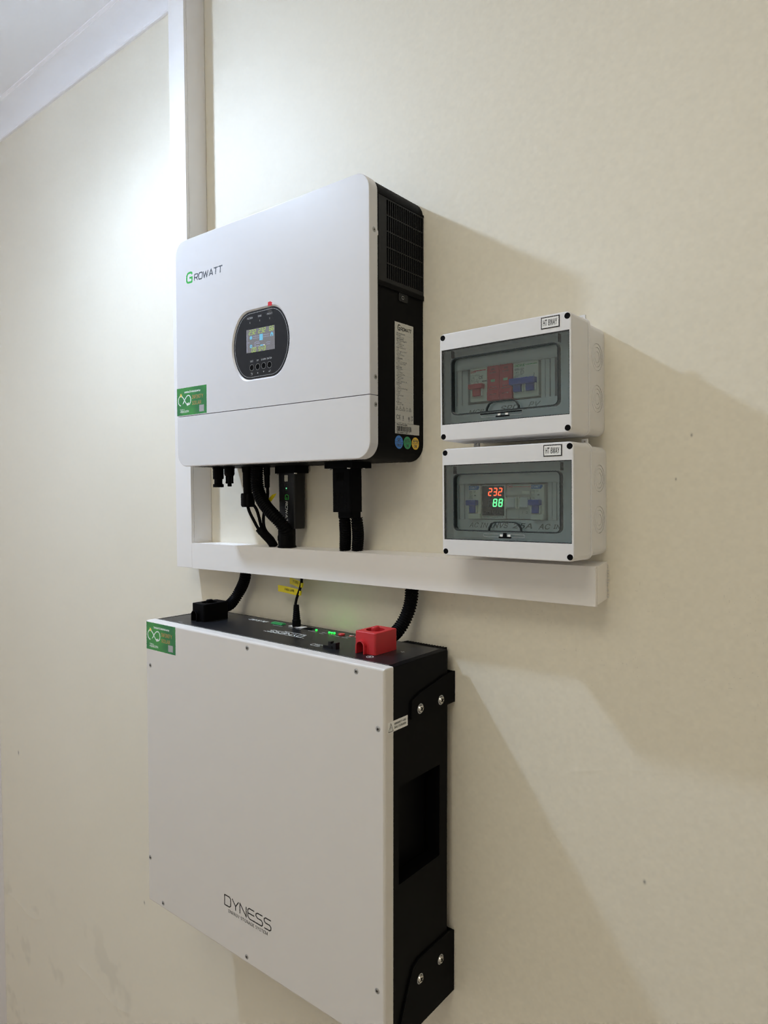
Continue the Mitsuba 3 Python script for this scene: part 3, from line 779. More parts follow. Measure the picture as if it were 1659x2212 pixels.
fl = loft([[(-.1010, 1.3965, .0495), (-.0890, 1.3900, .0505), (-.0890, 1.3900, .0508), (-.1010, 1.3965, .0498)], [(-.0900, 1.3985, .050), (-.0825, 1.3925, .051), (-.0825, 1.3925, .0513), (-.0900, 1.3985, .0503)], [(-.0800, 1.4060, .050), (-.0715, 1.4025, .051), (-.0715, 1.4025, .0513), (-.0800, 1.4060, .0503)], [(-.0672, 1.4085, .050), (-.0668, 1.4080, .051), (-.0668, 1.4080, .0513), (-.0672, 1.4085, .0503)]])
fl.fix_normals()
obj('cable_flag', fl, 'mat_tag_yellow', WALL, k, smooth=False, label='yellow flag label')
ct = thing('cable_wrap', 'black sleeve bundling the thin cables where they enter the trunking', 'cable sleeve')
obj('sleeve', tube(spline([(-.1160, 1.3400, .0490), (-.1110, 1.3310, .0450), (-.1000, 1.3140, .0340), (-.0985, 1.3060, .0300)] if False else [(-.1150, 1.3380, .0500), (-.1080, 1.3265, .0440), (-.1015, 1.3150, .0360), (-.0985, 1.3045, .0305)], 20), np.linspace(.0078, .0086, 20), 16), 'mat_black_soft', WALL, ct, smooth=True)
obj('cable_tie', tube(spline([(-.1168, 1.3410, .0508), (-.1130, 1.3350, .0480), (-.1120, 1.3330, .0470)], 6), .0092, 16), 'mat_black', WALL, ct)

# data cable with two yellow flags, into the battery's top
dc = thing('data_cable', 'thin black data cable with two yellow flags hanging from the trunking into the battery', 'cable')
obj('lead', tube(spline([(-.0225, 1.2508, .030), (-.0238, 1.2440, .0290), (-.0258, 1.2310, .0300), (-.0300, 1.2160, .0330), (-.0330, 1.2020, .0360), (-.0322, 1.1900, .0385)], 50), .0026, 12), 'mat_black_soft', WALL, dc, smooth=True)
pz = 1.159 - .0125 * (.2842)
prof = [(.0082, 0), (.0082, .012)]
for k in range(7): prof += [(.0076 - k * .0003, .0125 + k * .0040), (.0068 - k * .0003, .0145 + k * .0040), (.0068 - k * .0003, .0155 + k * .0040)]
prof += [(.0058, .0405), (.0032, .0412)]
obj('plug', vlathe(prof, -.0285, pz + .0004, .0395, 18), 'mat_black_soft', WALL, dc, label='ribbed black moulded plug')


def flag(p, q, hgt, name, txt, dn):
    """A folded paper flag from the cable at p to its free end q."""
    p, q = np.array(p), np.array(q)
    rows = []
    for t_ in np.linspace(0, 1, 7):
        c = p + (q - p) * t_ + np.array([0, .0012 * math.sin(math.pi * t_), .0016 * math.sin(math.pi * t_ * 1.4)])
        rows.append([c + (0, -hgt / 2, 0), c + (0, hgt / 2, 0), c + (0, hgt / 2, .0004), c + (0, -hgt / 2, .0004)])
    m = loft(rows); m.fix_normals()
    k = obj('cable_flag', m, 'mat_tag_yellow', WALL, dc, smooth=False, label=dn)
    ang = math.atan2(q[1] - p[1], q[0] - p[0])
    obj('band', tube([(p[0] + .0008, p[1] - .0042, p[2] + .0002), (p[0] + .0022, p[1] + .0042, p[2] - .0004)], .0031, 12), 'mat_tag_yellow', WALL, k)
    for tx in txt:
        m = text(tx[0], 0, 0, tx[1], w=tx[2], d=0, bold=tx[3], align='c')
        m.apply_translation((0, -tx[1] / 2, 0)); m.apply_transform(trimesh.transformations.rotation_matrix(ang + (0 if tx[3] else 0), (0, 0, 1)))
        m.apply_translation(p + (q - p) * tx[4] + np.array([0, tx[5], .0026]))
        obj('lettering', m, 'mat_print_black', WALL, k, smooth=False)


flag((-.0285, 1.2185, .0310), (-.0890, 1.2230, .0310), .0125, 'flag', [('BATTERY', .0042, .026, False, .42, .0022)], 'longer yellow flag reading BATTERY upside down')
flag((-.0255, 1.2335, .0290), (-.0600, 1.2390, .0270), .0125, 'flag', [('ID: 04.2-2', .0018, .014, False, .38, .0012), ('RS485-CAN', .0018, .014, False, .38, .0040)], 'shorter yellow flag with small print')

# ------------------------------------------------------------------ distribution boxes
BG = 'breakers and devices in the boxes'


def plate(frame, u0, u1, v0, v1, d, parent):
    k = obj('name_plate', bx(u0, u1, v0, v1, d - .0001, d + .0006), 'mat_print_black', frame, parent, smooth=False, label='white name plate with a black border')
    obj('face', bx(u0 + .0013, u1 - .0013, v0 + .0013, v1 - .0013, d + .0005, d + .0008), 'mat_sticker_paper', frame, k, smooth=False)
    obj('lettering', text('HT 8WAY', (u0 + u1) / 2, v0 + .0038, .0076, w=.0192, d=d + .0008, align='c', bold=True), 'mat_print_black', frame, k, smooth=False)


def dist_box(frame, label, latch_low):
    b = thing('distribution_box', label, 'distribution box', 'grey distribution boxes')
    base = sub(rslab(.0004, .1998, .0035, .1543, 0, .0600, .011, 0, .004, n=8), bx(.008, .192, .012, .146, .004, .2))
    obj('base', base, 'mat_enclosure', frame, b)
    obj('seal_rim', prism(rpoly(-.0026, .2026, .0002, .1578, .0105).difference(rpoly(.006, .194, .01, .148, .010)), .0570, .0606), 'mat_enclosure', frame, b)
    lid = sub(loft([rr(-.0012, .2013, .0010, .1566, .0085, d_, i_) for d_, i_ in ((.0608, .0), (.070, .0), (.1100, .0006), (.1118, .0009), (.1127, .0015), (.1130, .0025))]),
              bx(.0027, .1976, .0249, .1323, .0880, .2), bx(.0120, .1695, .0535, .1048, .05, .2), bx(.005, .195, .008, .149, .05, .084))
    obj('lid', lid, 'mat_enclosure', frame, b, label='light grey plastic lid')
    for u_, v_ in ((.0052, .0077), (.1950, .0077), (.0052, .1499), (.1950, .1499)):
        obj('screw_cap', cat([lathe([(.0039, -.004), (.0039, .0002), (.0034, .0004), (.002, .0002)], 20).apply_translation((u_, v_, .1132))]), 'mat_black_soft', frame, b, label='round black screw hole')
    for v_ in (.1098, .0530):
        rings = [Point(0, 0).buffer(r_, quad_segs=16).difference(Point(0, 0).buffer(r_ - .0007, quad_segs=16)) for r_ in (.0192, .0142, .0085)]
        m = prism(unary_union(rings), 0, .0005); f = side(.1998); f[1, 3] = v_; f[2, 3] = .0262; m.apply_transform(f)
        k = obj('knockout', m, 'mat_enclosure', frame, b, smooth=False, label='round knockout on the side')
        m = prism(unary_union([Point(0, 0).buffer(r_ - .0007, quad_segs=16).difference(Point(0, 0).buffer(r_ - .0012, quad_segs=16)) for r_ in (.0192, .0142, .0085)]), 0, .0001); m.apply_transform(f)
        obj('groove', m, 'mat_print_grey', frame, k, smooth=False)
    tabp = sbox(.1875, .1500, .1955, .1625).difference(Point(.1915, .1585).buffer(.0017))
    obj('fixing_tab', prism(tabp, .0535, .0565), 'mat_enclosure', frame, b, smooth=False)
    obj('fixing_tab', prism(sbox(.022, -.0045, .031, .0075).difference(Point(.0265, -.0010).buffer(.0015)), .0535, .0565), 'mat_enclosure', frame, b, smooth=False)
    plate(frame, .1590, .1847, .1378, .1530, .1130, b)
    # smoked door
    outer = sbox(.0036, .0258, .1967, .1314).difference(rpoly(.0187, .1813, .0383, .1186, .007))
    dk = obj('door', prism(outer, .1085, .1118), 'mat_smoke', frame, b, smooth=False, label='smoky transparent hinged door')
    obj('door_window', prism(rpoly(.0189, .1811, .0385, .1184, .007), .1030, .1050), 'mat_smoke', frame, dk, smooth=False)
    obj('door_rim', prism(rpoly(.0180, .1820, .0376, .1193, .0078).difference(rpoly(.0194, .1806, .0390, .1179, .0065)), .1035, .1122), 'mat_smoke_dark', frame, dk, smooth=False)
    obj('door_edge', prism(sbox(.0030, .0252, .1973, .1320).difference(sbox(.0038, .0260, .1965, .1312)), .1085, .1119), 'mat_smoke_dark', frame, dk, smooth=False)
    for u_ in (.0190, .1822): obj('door_hinge', bx(u_ - .0006, u_ + .0006, .1193, .1300, .1040, .1116), 'mat_smoke_dark', frame, dk, smooth=False)
    arc = [(.0748, .0385), (.0756, .0430), (.0790, .0485), (.0840, .0508), (.100, .0512), (.1150, .0508), (.1205, .0485), (.1240, .0430), (.1248, .0385)]
    obj('door_handle', strokes([arc], .0014, depth=.0042, d=.1076, flat=False), 'mat_smoke_dark', frame, dk, smooth=False)
    obj('latch_slot', prism(rpoly(.0672, .1310, .0306, .0350, .0021).difference(rpoly(.0676, .1306, .0310, .0346, .0018)), .1118, .1123), 'mat_print_faint', frame, dk, smooth=False)
    if latch_low:
        obj('latch', bx(.0925, .1105, .0292, .0312, .1118, .1140), 'mat_black_soft', frame, dk, smooth=False)
        obj('latch_grip', bx(.0990, .1035, .0305, .0365, .1118, .1136), 'mat_black_soft', frame, dk, smooth=False)
    else:
        obj('latch', bx(.0672, .1300, .0345, .0358, .1118, .1142), 'mat_black_soft', frame, dk, smooth=False)
        obj('latch_grip', bx(.0915, .1115, .0295, .0312, .1118, .1138), 'mat_black_soft', frame, dk, smooth=False)
    for u_ in (.0963, .1078): obj('latch_stud', bx(u_ - .0021, u_ + .0021, .0314, .0342, .1118, .1134), 'mat_plastic_white', frame, dk, smooth=False)
    return b


def breaker(frame, u0, u1, v0, v1, name, label, mat, cat_, d=.0895, group=None):
    k = thing(name, label, cat_, group)
    obj('body', sub(rslab(u0 + .0002, u1 - .0002, v0, v1, .052, d, .0012, .0006, n=3)) if False else rslab(u0 + .0002, u1 - .0002, v0, v1, .052, d, .0012, .0006, n=3), mat, frame, k)
    return k


def toggle(frame, k, u0, u1, v0, v1, d, mat, cheeks=True, stem=None):
    """A toggle with a wide bar and a narrower stem between two white cheeks."""
    w = u1 - u0
    s0, s1 = stem if stem else (u0 + w * .24, u1 - w * .20)
    vb = v1 - (v1 - v0) * .42
    q = obj('toggle', cat([rslab(u0, u1, vb, v1, d, d + .0080, .0012, .0010, n=3), rslab(s0, s1, v0, vb + .001, d - .001, d + .0048, .0008, .0008, n=3)]), mat, frame, k, label=('red' if 'red' in mat else 'blue') + ' toggle lever')
    if cheeks:
        for c0, c1 in ((s0 - w * .14, s0 - w * .02), (s1 + w * .02, s1 + w * .14)):
            obj('cheek', rslab(c0, c1, v0 - .0005, vb + .0005, d - .001, d + .0042, .001, .0008, n=3), 'mat_breaker', frame, k)


b1 = dist_box(DB1, 'upper grey distribution box with a smoked door over red surge modules', False)
b2 = dist_box(DB2, 'lower grey distribution box with a smoked door over a lit red and green meter', True)
for fr_, k_, us in ((DB1, b1, (.1460, .1525, .1600)), (DB2, b2, (.1525, .1590, .1660))):
    for u_ in us:
        obj('blanking_strip', bx(u_, min(u_ + .0058, .1692), .0537, .1046, .078, .0865), 'mat_enclosure', fr_, k_, smooth=False)
    obj('blanking_strip', bx(.0122, .0190, .0537, .1046, .076, .0845), 'mat_enclosure', fr_, k_, smooth=False)
    obj('blanking_strip', bx(.0200, .0290, .0537, .1046, .074, .0830), 'mat_enclosure', fr_, k_, smooth=False)

# upper box
d0 = .0895
q = breaker(DB1, .0361, .0647, .0567, .1052, 'circuit_breaker', 'white single breaker with a red toggle, left of the red surge modules', 'mat_breaker', 'circuit breaker', group='circuit breakers')
obj('lettering', cat([text('DeV', .0376, .0985, .0034, d=d0, bold=True), bx(.0445, .0628, .1003, .1016, d0, d0 + .0002)]), 'mat_spd_red', DB1, q, smooth=False)
obj('small_print', cat([text('125~250V', .0376, .0938, .0021, d=d0), text('125A', .0376, .0905, .0019, d=d0), text('In=63-C', .0376, .0875, .0019, d=d0), text('IEC 60947', .0376, .0847, .0019, d=d0), text('CE', .0510, .0888, .0042, d=d0, bold=True), bx(.0565, .0640, .0842, .0862, d0, d0 + .0002), text('1', .0490, .0832, .002, d=d0)]), 'mat_print_grey', DB1, q, smooth=False)
toggle(DB1, q, .0372, .0604, .0645, .0815, d0, 'mat_toggle_red')
for i, (ua, ub) in enumerate(((.0652, .0849), (.0851, .1048))):
    q = breaker(DB1, ua, ub, .0562, .1049, 'surge_protector', ('left' if i == 0 else 'right') + ' one of the two red surge protection modules', 'mat_spd_red', 'surge protector', d=.0910, group='surge protection modules')
    obj('indicator_window', bx(ua + .0062, ua + .0128, .0823, .0856, .0908, .0912), 'mat_indicator', DB1, q, smooth=False)
    obj('lower_step', bx(ua + .0003, ua + .0194, .0566, .0685, .0908, .0920), 'mat_spd_red', DB1, q, smooth=False)
    obj('lettering', cat([text('SPD', (ua + ub) / 2, .0985, .0026, d=.0910, align='c'), text('Uc:600V', (ua + ub) / 2, .0945, .0018, d=.0910, align='c'), text('In:20kA', (ua + ub) / 2, .0745, .0018, d=.0910, align='c'), text('Imax:40kA', (ua + ub) / 2, .0714, .0018, d=.0910, align='c'), text('Up:2.2kV', (ua + ub) / 2, .0640, .0018, d=.0920, align='c')]), 'mat_print_dark', DB1, q, smooth=False)
q = breaker(DB1, .1057, .1436, .0560, .1045, 'circuit_breaker', 'white twin breaker with one blue bridged toggle, right of the red surge modules', 'mat_breaker', 'circuit breaker', group='circuit breakers')
obj('lettering', cat([text('CNCSGK', .1072, .0985, .0032, w=.0160, d=d0, bold=True), bx(.1245, .1420, .1000, .1008, d0, d0 + .0002)]), 'mat_print_green', DB1, q, smooth=False)
obj('small_print', cat([text('CDB6-125', .1078, .0938, .0028, w=.0145, d=d0, bold=True), text('C63', .1078, .0898, .0024, d=d0, bold=True), text('230/400V', .1078, .0866, .0018, d=d0), text('6000', .1078, .0842, .0018, d=d0), text('2', .1362, .0842, .0034, d=d0), strokes([[(.1195 + .0024 * math.cos(a), .0905 + .0024 * math.sin(a)) for a in np.linspace(0, 6.2, 20)]], .0005, d=d0), text('C', .1187, .0895, .0022, d=d0)]), 'mat_print_grey', DB1, q, smooth=False)
obj('toggle', cat([rslab(.1030, .1412, .0735, .0822, d0, d0 + .0085, .0015, .001, n=3), rslab(.1075, .1190, .0640, .0750, d0 - .001, d0 + .005, .001, .001, n=3), rslab(.1265, .1380, .0640, .0750, d0 - .001, d0 + .005, .001, .001, n=3)]), 'mat_toggle_blue', DB1, q, label='blue bridged toggle lever')
for c_ in (.1205, .1245, .1395): obj('cheek', rslab(c_, c_ + .0022, .0635, .0740, d0 - .001, d0 + .0042, .001, .0008, n=3), 'mat_breaker', DB1, q)
for w_ in [text('SPD', .0835, .0405, .0068, w=.0280, d=.0880, bold=True, shear=.5), text('PV', .1280, .0430, .0062, w=.0150, d=.0880, shear=.55), text('MCB', .0330, .0400, .0058, w=.0240, d=.0880, shear=.4)]: obj('handwriting', w_, 'mat_print_grey', DB1, b1, smooth=False, label='handwritten marker note')

# lower box
for i, (ua, ub, lb) in enumerate(((.0317, .0517, 'white single breaker with a blue toggle, left of the lit meter'), (.1303, .1497, 'white single breaker with a blue toggle, rightmost in the lower box'))):
    va, vb = .0542, .1023
    q = breaker(DB2, ua, ub, va, vb, 'circuit_breaker', lb, 'mat_breaker', 'circuit breaker', d=.0915, group='circuit breakers')
    e = .0915
    fl = prism(Polygon([(ua + .0005, .0962), (ua + .0005, .1018), (ub - .0022, .1018), (ub - .0022, .0995), (ub - .0045, .0962)]), e, e + .0002)
    k = obj('brand_flag', fl, 'mat_flag_blue', DB2, q, smooth=False)
    obj('lettering', text('CHNT', ua + .0016, .0973, .0032, w=.0118, d=e + .0002, bold=True), 'mat_print_white', DB2, k, smooth=False)
    obj('small_print', cat([text('NXB-63', ua + .0010, .0924, .0024, w=.0100, d=e), text('C63', ua + .0010, .0900, .0018, d=e), text('230V', ua + .0010, .0878, .0016, d=e), text('50Hz', ua + .0010, .0856, .0016, d=e), text('6000', ua + .0010, .0834, .0016, d=e), bx(ua + .0094, ua + .0122, .0872, .0888, e, e + .0002)]), 'mat_print_grey', DB2, q, smooth=False)
    toggle(DB2, q, ua - .0012, ua + .0156, .0630, .0815, e, 'mat_toggle_blue', stem=(ua + .0030, ua + .0130))
    obj('bottom_lip', rslab(ua + .0003, ub - .0003, .0542, .0622, e - .001, e + .0030, .001, .0008, n=3), 'mat_breaker', DB2, q)
q = breaker(DB2, .0521, .0913, .0545, .1028, 'voltage_meter', 'two-module meter with lit red and green figures in the lower box', 'mat_breaker_grey', 'meter', d=.0905)
obj('screen', bx(.0532, .0887, .0592, .1012, .0903, .0908), 'mat_black_gloss', DB2, q, smooth=False, label='black display window')
mx = lambda f: .0532 + f * .0355
my = lambda f: .1012 - f * .0420
kk = q
obj('red_figures', digits('232', mx(.30), my(.315), .0046, .0098, .0034, .0015, .0909), 'mat_spd_red', DB2, kk, smooth=False, emit=(8.0, .40, .12), label='lit red figures 232')
obj('green_figures', digits('88', mx(.51), my(.685), .0050, .0102, .0038, .0016, .0909), 'mat_pcb_green', DB2, kk, smooth=False, emit=(.45, 5.0, .95), label='lit green figures 88')
obj('dark_figure', digits('8', mx(.30), my(.685), .0046, .0098, .003, .0012, .0908), 'mat_print_dark', DB2, kk, smooth=False)
for f in (.14, .37, .62, .85): obj('button', lathe([(.0027, 0), (.0027, .0008), (.0023, .0004)], 16).apply_translation((mx(f), my(.90), .0907)), 'mat_black', DB2, kk)
obj('lettering', text('OVER/UNDER VOLTAGE PROTECTOR', .0552, .0568, .0017, w=.0320, d=.0905, bold=True), 'mat_print_grey', DB2, kk, smooth=False)
q = breaker(DB2, .0917, .1300, .0547, .1030, 'changeover_switch', 'grey two-module switch between the lit meter and the rightmost breaker', 'mat_breaker_grey', 'switch', d=.0885)
obj('lettering', cat([text('DeV', .0930, .0985, .0030, d=.0885, bold=True), bx(.0990, .1290, .0992, .0998, .0885, .0887)]), 'mat_spd_red', DB2, q, smooth=False)
obj('upper_step', bx(.0922, .1295, .0880, .0940, .0880, .0912), 'mat_breaker_grey', DB2, q, smooth=False)
obj('indicator_window', bx(.1170, .1280, .0892, .0935, .0910, .0915), 'mat_breaker', DB2, q, smooth=False)
for ua in (.0935, .1135):
    obj('toggle', rslab(ua, ua + .0130, .0705, .0850, .0880, .0935, .002, .0015, n=4), 'mat_enclosure', DB2, q, label='grey rocker lever')
    for c_ in (ua - .0022, ua + .0132): obj('cheek', rslab(c_, c_ + .0020, .0690, .0855, .0880, .0925, .001, .0008, n=3), 'mat_breaker', DB2, q)
obj('small_print', cat([text('CE', .0985, .0615, .0038, d=.0885, bold=True), text('IEC 60947-6-1', .0935, .0572, .0016, d=.0885), text('I    II', .1150, .0625, .0028, d=.0885)]), 'mat_print_grey', DB2, q, smooth=False)
obj('lower_step', bx(.0920, .1106, .0550, .0690, .0883, .0889), 'mat_breaker_grey', DB2, q, smooth=False)
for w_ in [text('AC IN', .0300, .0420, .0068, w=.0290, d=.0880, shear=.4), text('INVS', .0640, .0420, .0070, w=.0280, d=.0880, bold=True, shear=.4), text('25A', .1000, .0420, .0070, w=.0300, d=.0880, bold=True, shear=.4), text('AC', .1390, .0415, .0072, w=.0160, d=.0880, bold=True, shear=.4), text('IN', .1610, .0425, .0055, w=.0090, d=.0880, bold=True, shear=.3)]: obj('handwriting', w_, 'mat_print_grey', DB2, b2, smooth=False, label='handwritten marker note')

# ------------------------------------------------------------------ battery
BW, BH = 0.608, 0.565
bat = thing('battery', 'large wall battery with a pale front panel and black case below the trunking', 'battery')
bb = bx(.0008, BW - .0004, -BH + .002, -.0004, .018, .1612)
pocket = bx(BW - .030, BW + .01, -.330, -.182, .040, .148)
bb = sub(rslab(.0008, BW - .0004, -BH + .002, -.0004, .018, .1612, .0025, 0, .0, n=4), pocket, bx(.0, BW + .1, -.002, .01, .0182, .0183))
obj('case', bb, 'mat_black', BAT, bat, label='black metal case')
obj('front_panel', rslab(0, BW, -BH, .0006, .1618, .1820, .0022, .0042, n=4), 'mat_powder', BAT, bat, label='pale grey powder-coated front panel')
tp = obj('top_decal', bx(.012, BW - .012, -.0004, -.0001, .0225, .1570), 'mat_black_gloss', BAT, bat, smooth=False)
obj('edge_line', bx(.012, BW - .012, -.0002, .0000, .1566, .1572), 'mat_print_faint', BAT, bat, smooth=False)
for u_, v_ in ((.0150, -.0878), (.3073, -.0117), (.5538, -.0112), (.5955, -.0886), (.0081, -.4764), (.0508, -.5536), (.3012, -.5530), (.5940, -.4777)): screw(u_, v_, .1820, .0034, BAT, bat)
# cooling fins behind the top edge
obj('cooling_fins', cat([hexa([(u_ + .002, -.030, .0045), (u_ + .0044, -.030, .0045), (u_ + .0044, -.0002, .0045), (u_ + .002, -.0002, .0045), (u_, -.030, .0179), (u_ + .0024, -.030, .0179), (u_ + .0024, -.0002, .0179), (u_, -.0002, .0179)]) for u_ in np.arange(.515, .598, .0056)]), 'mat_black', BAT, bat, smooth=False, kind='stuff')

# logo on the front
ST = {'D': [[(0, 0), (.80, 0), (1, .15), (1, .85), (.80, 1), (0, 1), (0, 0), (.2, 0)]], 'Y': [[(0, 1), (.55, .42), (.55, 0)], [(.55, .42), (1.05, 1)]], 'N': [[(0, 0), (0, 1), (1, 0), (1, 1)]],
      'S': [[(1, 1), (.18, 1), (0, .86), (0, .66), (.18, .52), (.82, .52), (1, .36), (1, .14), (.82, 0), (0, 0)]]}


def dyness(x, y, h, W, d):
    w, g = W * .132, W * .166
    L = []
    for i, ch in ((0, 'D'), (1, 'Y'), (2, 'N')): L += [[(x + i * g + a * w, y + b * h) for a, b in l] for l in ST[ch]]
    xe = x + 3 * g
    L += [[(xe + w, y + h), (xe + .2 * w, y + h), (xe, y + .85 * h), (xe, y + .2 * h), (xe + .25 * w, y), (xe + w + g * .9, y), (xe + w + g, y + .15 * h), (xe + w + g, y + .38 * h), (xe + w + g * .85, y + .52 * h), (xe + .25 * w + g, y + .52 * h), (xe + g, y + .68 * h), (xe + g, y + .86 * h), (xe + .2 * w + g, y + h), (xe + w + g, y + h)],
          [(xe, y + .52 * h), (xe + w, y + .52 * h)]]
    L += [[(x + 5 * g + a * w, y + b * h) for a, b in l] for l in ST['S']]
    return strokes(L, h * .115, d=d)


obj('brand_lettering', dyness(.2418, -.4826, .0180, .1268, .1820), 'mat_print_black', BAT, bat, smooth=False, label='black letters DYNESS')
obj('tagline', text('ENERGY STORAGE SYSTEM', .2525, -.4930, .0056, w=.1028, d=.1820), 'mat_print_black', BAT, bat, smooth=False, label='small black line ENERGY STORAGE SYSTEM')
installer_sticker(BAT, bat, .0030, .0997, -.0556, -.0020, .1820)
# warranty seal over the panel's edge
wv = obj('warranty_seal', cat([bx(BW, BW + .0003, -.0950, -.0792, .1270, .1745)]), 'mat_sticker_paper', BAT, bat, smooth=False, label='white seal reading WARRANTY VOID SEAL IS BROKEN')
wt = cat([text('WARRANTY VOID', -.1600, -.0858, .0031, w=.0290, d=.0003, bold=True), text('SEAL IS BROKEN', -.1600, -.0912, .0031, w=.0290, d=.0003, bold=True), strokes([[(-.1735, -.0935), (-.1625, -.0935), (-.1680, -.0815), (-.1735, -.0935), (-.171, -.0935)]], .0008, d=.0003), bx(-.1684, -.1676, -.0900, -.0860, .0003, .0005), bx(-.1684, -.1676, -.0918, -.0908, .0003, .0005)])
obj('lettering', sp(wt, BW), 'mat_print_black', BAT, wv, smooth=False)

# brackets


def bracket(poly, rear, v0, v1):
    p = Polygon([(-d_, v_) for d_, v_ in poly]).buffer(-.004).buffer(.004, quad_segs=6)
    m = prism(p, 0, .0026); m.apply_transform(side(BW + .0002))
    k = obj('bracket', cat([m, bx(BW - .05, BW + .0028, v0, v1, .0003, .0030)]), 'mat_black_soft', BAT, bat, label='black steel wall bracket')
    return k


kb = bracket([(.0003, -.0385), (.030, -.0392), (.100, -.0525), (.1190, -.0600), (.1215, -.0890), (.0003, -.0890)], 0, -.089, -.0385)
for d_ in (.0977, .0413): sidescrew(-.0766, d_, .0062, BW + .0028, BAT, bat, mat='mat_steel', name='bolt', dome=.0030)
kb = bracket([(.0003, -.4715), (.018, -.4655), (.100, -.4660), (.1150, -.4725), (.1270, -.4960), (.1600, -.5730), (.0003, -.5730)], 0, -.573, -.4715)
for d_ in (.0972, .0408): sidescrew(-.4995, d_, .0062, BW + .0028, BAT, bat, mat='mat_steel', name='bolt', dome=.0030)
for q_ in ((-.089, -.040), (-.560, -.480)): obj('rear_bracket', bx(.02, BW - .02, q_[0], q_[1], .0003, .0178), 'mat_black_soft', BAT, bat, smooth=False)

# the top: lettering, sockets, lights


def tpz(m, v=0.0):
    m.apply_transform(top(v)); return m


obj('top_lettering', cat([tpz(dyness(-.3540, .0895, .0125, .0880, 0.0)), tpz(bx(-.352, -.297, .0835, .0848, 0, .0002)), tpz(bx(-.366, -.262, .1045, .1053, 0, .0002)), tpz(text('DL5.0C', -.2042, .0400, .0090, w=.050, bold=True, shear=.3))]), 'mat_print_white', BAT, bat, smooth=False, label='white lettering on the black top')
sm = []
for u_, w_, d_ in ((.247, .026, .0560), (.280, .012, .0540), (.300, .014, .0530), (.335, .020, .0520), (.362, .012, .0480), (.362, .010, .0560), (.386, .008, .0520), (.400, .010, .0555), (.418, .014, .0555), (.420, .010, .0480), (.070, .012, .1490)):
    sm.append(bx(u_ - w_ / 2, u_ + w_ / 2, 0, .0002, d_, d_ + .0014))
obj('small_print', cat(sm), 'mat_print_faint', BAT, bat, smooth=False)
obj('green_socket', cat([bx(.2190, .2500, -.001, .0012, .0375, .0490)] + [bx(.2200 + .0038 * k, .2222 + .0038 * k, .0012, .0026, .0390, .0475) for k in range(8)]), 'mat_pcb_green', BAT, bat, smooth=False, label='green terminal block')
obj('cable_socket', bx(.2660, .3020, -.001, .0008, .0320, .0470), 'mat_breaker_grey', BAT, bat, smooth=False)
obj('data_port', bx(.3060, .3240, -.001, .0006, .0330, .0470), 'mat_void', BAT, bat, smooth=False)
for u_, d_ in ((.3331, .0397), (.3662, .0400), (.3720, .0395), (.3778, .0390)):
    obj('status_light', lathe([(.0021, -.0002), (.0021, .0004), (.0016, .0011), (.0006, .0014)], 14).apply_transform(np.array([[1, 0, 0, u_], [0, 0, 1, 0], [0, -1, 0, d_], [0, 0, 0, 1.0]])), 'mat_print_green', BAT, bat, emit=(.03, 18.0, .25), pick=1.2, label='lit green status light')
obj('red_button', lathe([(.0062, -.0002), (.0062, .0016), (.0055, .0024), (.002, .0026)], 20).apply_transform(np.array([[1, 0, 0, .3984], [0, 0, 1, 0], [0, -1, 0, .0424], [0, 0, 0, 1.0]])), 'mat_red', BAT, bat, label='red push button')
obj('warning_mark', tpz(cat([prism(Polygon([(-.4235, .0360), (-.4115, .0360), (-.4175, .0450)]), 0, .0003), prism(Polygon([(-.4360, .0360), (-.4250, .0360), (-.4300, .0440)]), 0, .0003)])), 'mat_red', BAT, bat, smooth=False)
obj('warning_lettering', tpz(cat([text('!', -.4182, .0372, .0055, w=.0016, d=.0003, bold=True), text('!', -.4308, .0372, .0050, w=.0016, d=.0003, bold=True), bx(-.4220, -.4130, .0365, .0372, .0003, .0005)])), 'mat_print_white', BAT, bat, smooth=False)
ky = obj('rocker_switch', cat([bx(.4405, .4600, -.0004, .0045, .1235, .1345), bx(.4510, .4680, -.0004, .0080, .1245, .1335), bx(.4510, .4560, .0075, .0112, .1250, .1330), bx(.4620, .4680, .0075, .0105, .1240, .1340)]), 'mat_black_gloss', BAT, bat, smooth=False, label='black clip on the battery top')
obj('clip_outline', tpz(strokes([[(-.4330, .1240), (-.4120, .1240), (-.4090, .1275), (-.4090, .1310), (-.4120, .1345), (-.4330, .1345)], [(-.428, .1290), (-.416, .1290)]], .0009)), 'mat_print_white', BAT, bat, smooth=False)
obj('ground_mark', tpz(strokes([[(-.5418 + .0055 * math.cos(a), .1358 + .0055 * math.sin(a)) for a in np.linspace(0, 6.25, 20)], [(-.5445, .1358), (-.539, .1358)], [(-.5418, .134), (-.5418, .138)]], .0009)), 'mat_print_white', BAT, bat, smooth=False)
obj('polarity_mark', tpz(strokes([[(-.562, .074), (-.562, .082)], [(-.566, .078), (-.558, .078)]], .0010)), 'mat_print_faint', BAT, bat, smooth=False)


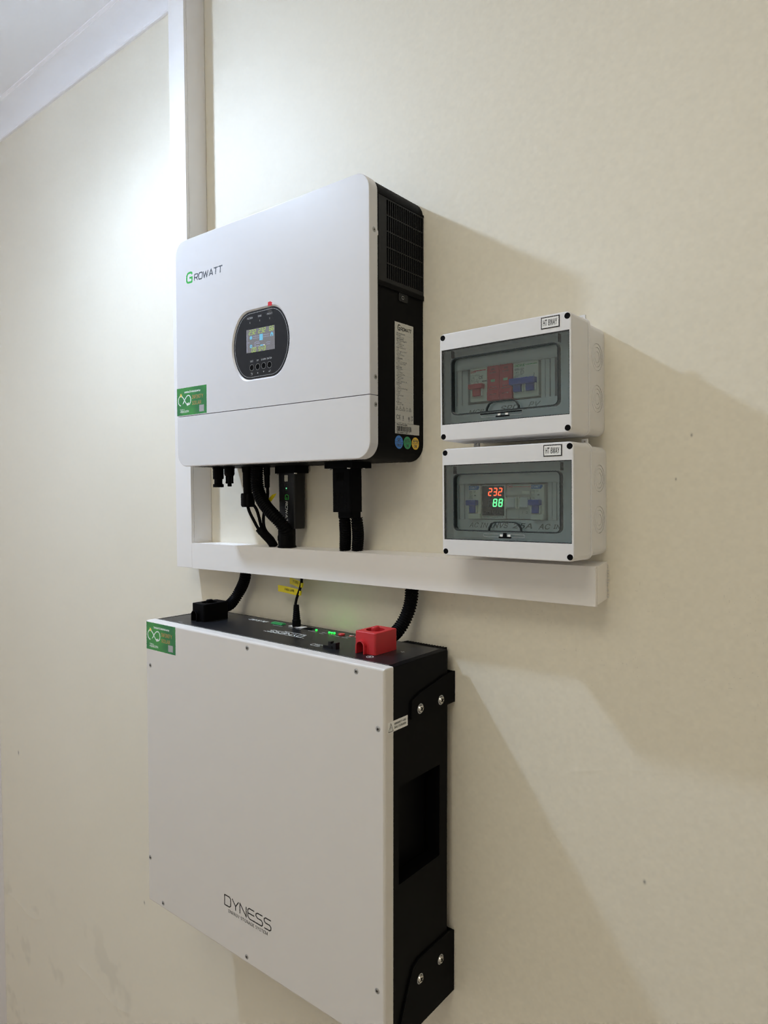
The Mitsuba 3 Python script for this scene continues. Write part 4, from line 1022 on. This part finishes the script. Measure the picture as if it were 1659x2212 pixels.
def terminal_cap(u0, u1, d0, d1, h, mat, label):
    k = thing('terminal_cap', label, 'terminal cap', 'terminal caps on the battery')
    uc, dc_ = (u0 + u1) / 2, (d0 + d1) / 2
    mt = np.array([[1, 0, 0, 0], [0, 0, 1, 0], [0, -1, 0, d0 + d1], [0, 0, 0, 1.0]])     # xy -> (u, mirrored d), z -> up
    blk = rslab(u0, u1, d0, d1, 0.0002, h, .0035, .0016, n=5)
    el = affinity.scale(Point(uc, dc_ - .002).buffer(1, quad_segs=14), .0150, .0155)
    m = M(blk) - M(prism(el, h - .020, h + .01))
    arch_o = Polygon([(-.0125, -.001)] + [(.0125 * math.cos(a) * .72 if False else .0105 * math.cos(a), .0125 + .0105 * math.sin(a)) for a in np.linspace(math.pi, 0, 16)] + [(.0105, -.001)])
    au = u0 + (u1 - u0) * .37
    hole = prism(Polygon([(-.0070, -.001)] + [(.0070 * math.cos(a), .0125 + .0070 * math.sin(a)) for a in np.linspace(math.pi, 0, 16)] + [(.0070, -.001)]), -.03, .02)
    sp_o = prism(Polygon([(-.0090, 0.0003)] + [(.0090 * math.cos(a), .0125 + .0090 * math.sin(a)) for a in np.linspace(math.pi, 0, 16)] + [(.0090, 0.0003)]), -.004, .0062)
    body_ = tri(m); body_.apply_transform(mt); body_.fix_normals()
    for q_ in (hole, sp_o): q_.apply_translation((au, 0, d1))
    res = M(body_) + M(sp_o)
    res = res - M(hole)
    obj('cap_body', tri(res), mat, BAT, k)
    post = prism(affinity.scale(Point(0, 0).buffer(1, quad_segs=10), .0052, .0068), h - .021, h + .0048)
    pm = rslab(-.0048, .0048, -.0075, .0075, h - .021, h + .0052, .0046, .0025, n=6); pm.apply_translation((uc, dc_ - .002, 0)); pm.apply_transform(mt); pm.fix_normals()
    obj('post', pm, mat, BAT, k)
    return k


terminal_cap(.0700, .1090, .0630, .1230, .0345, 'mat_black_soft', 'black plastic terminal cap on the left of the battery top')
terminal_cap(.5020, .5440, .0690, .1255, .0345, 'mat_red', 'red plastic terminal cap on the right of the battery top')
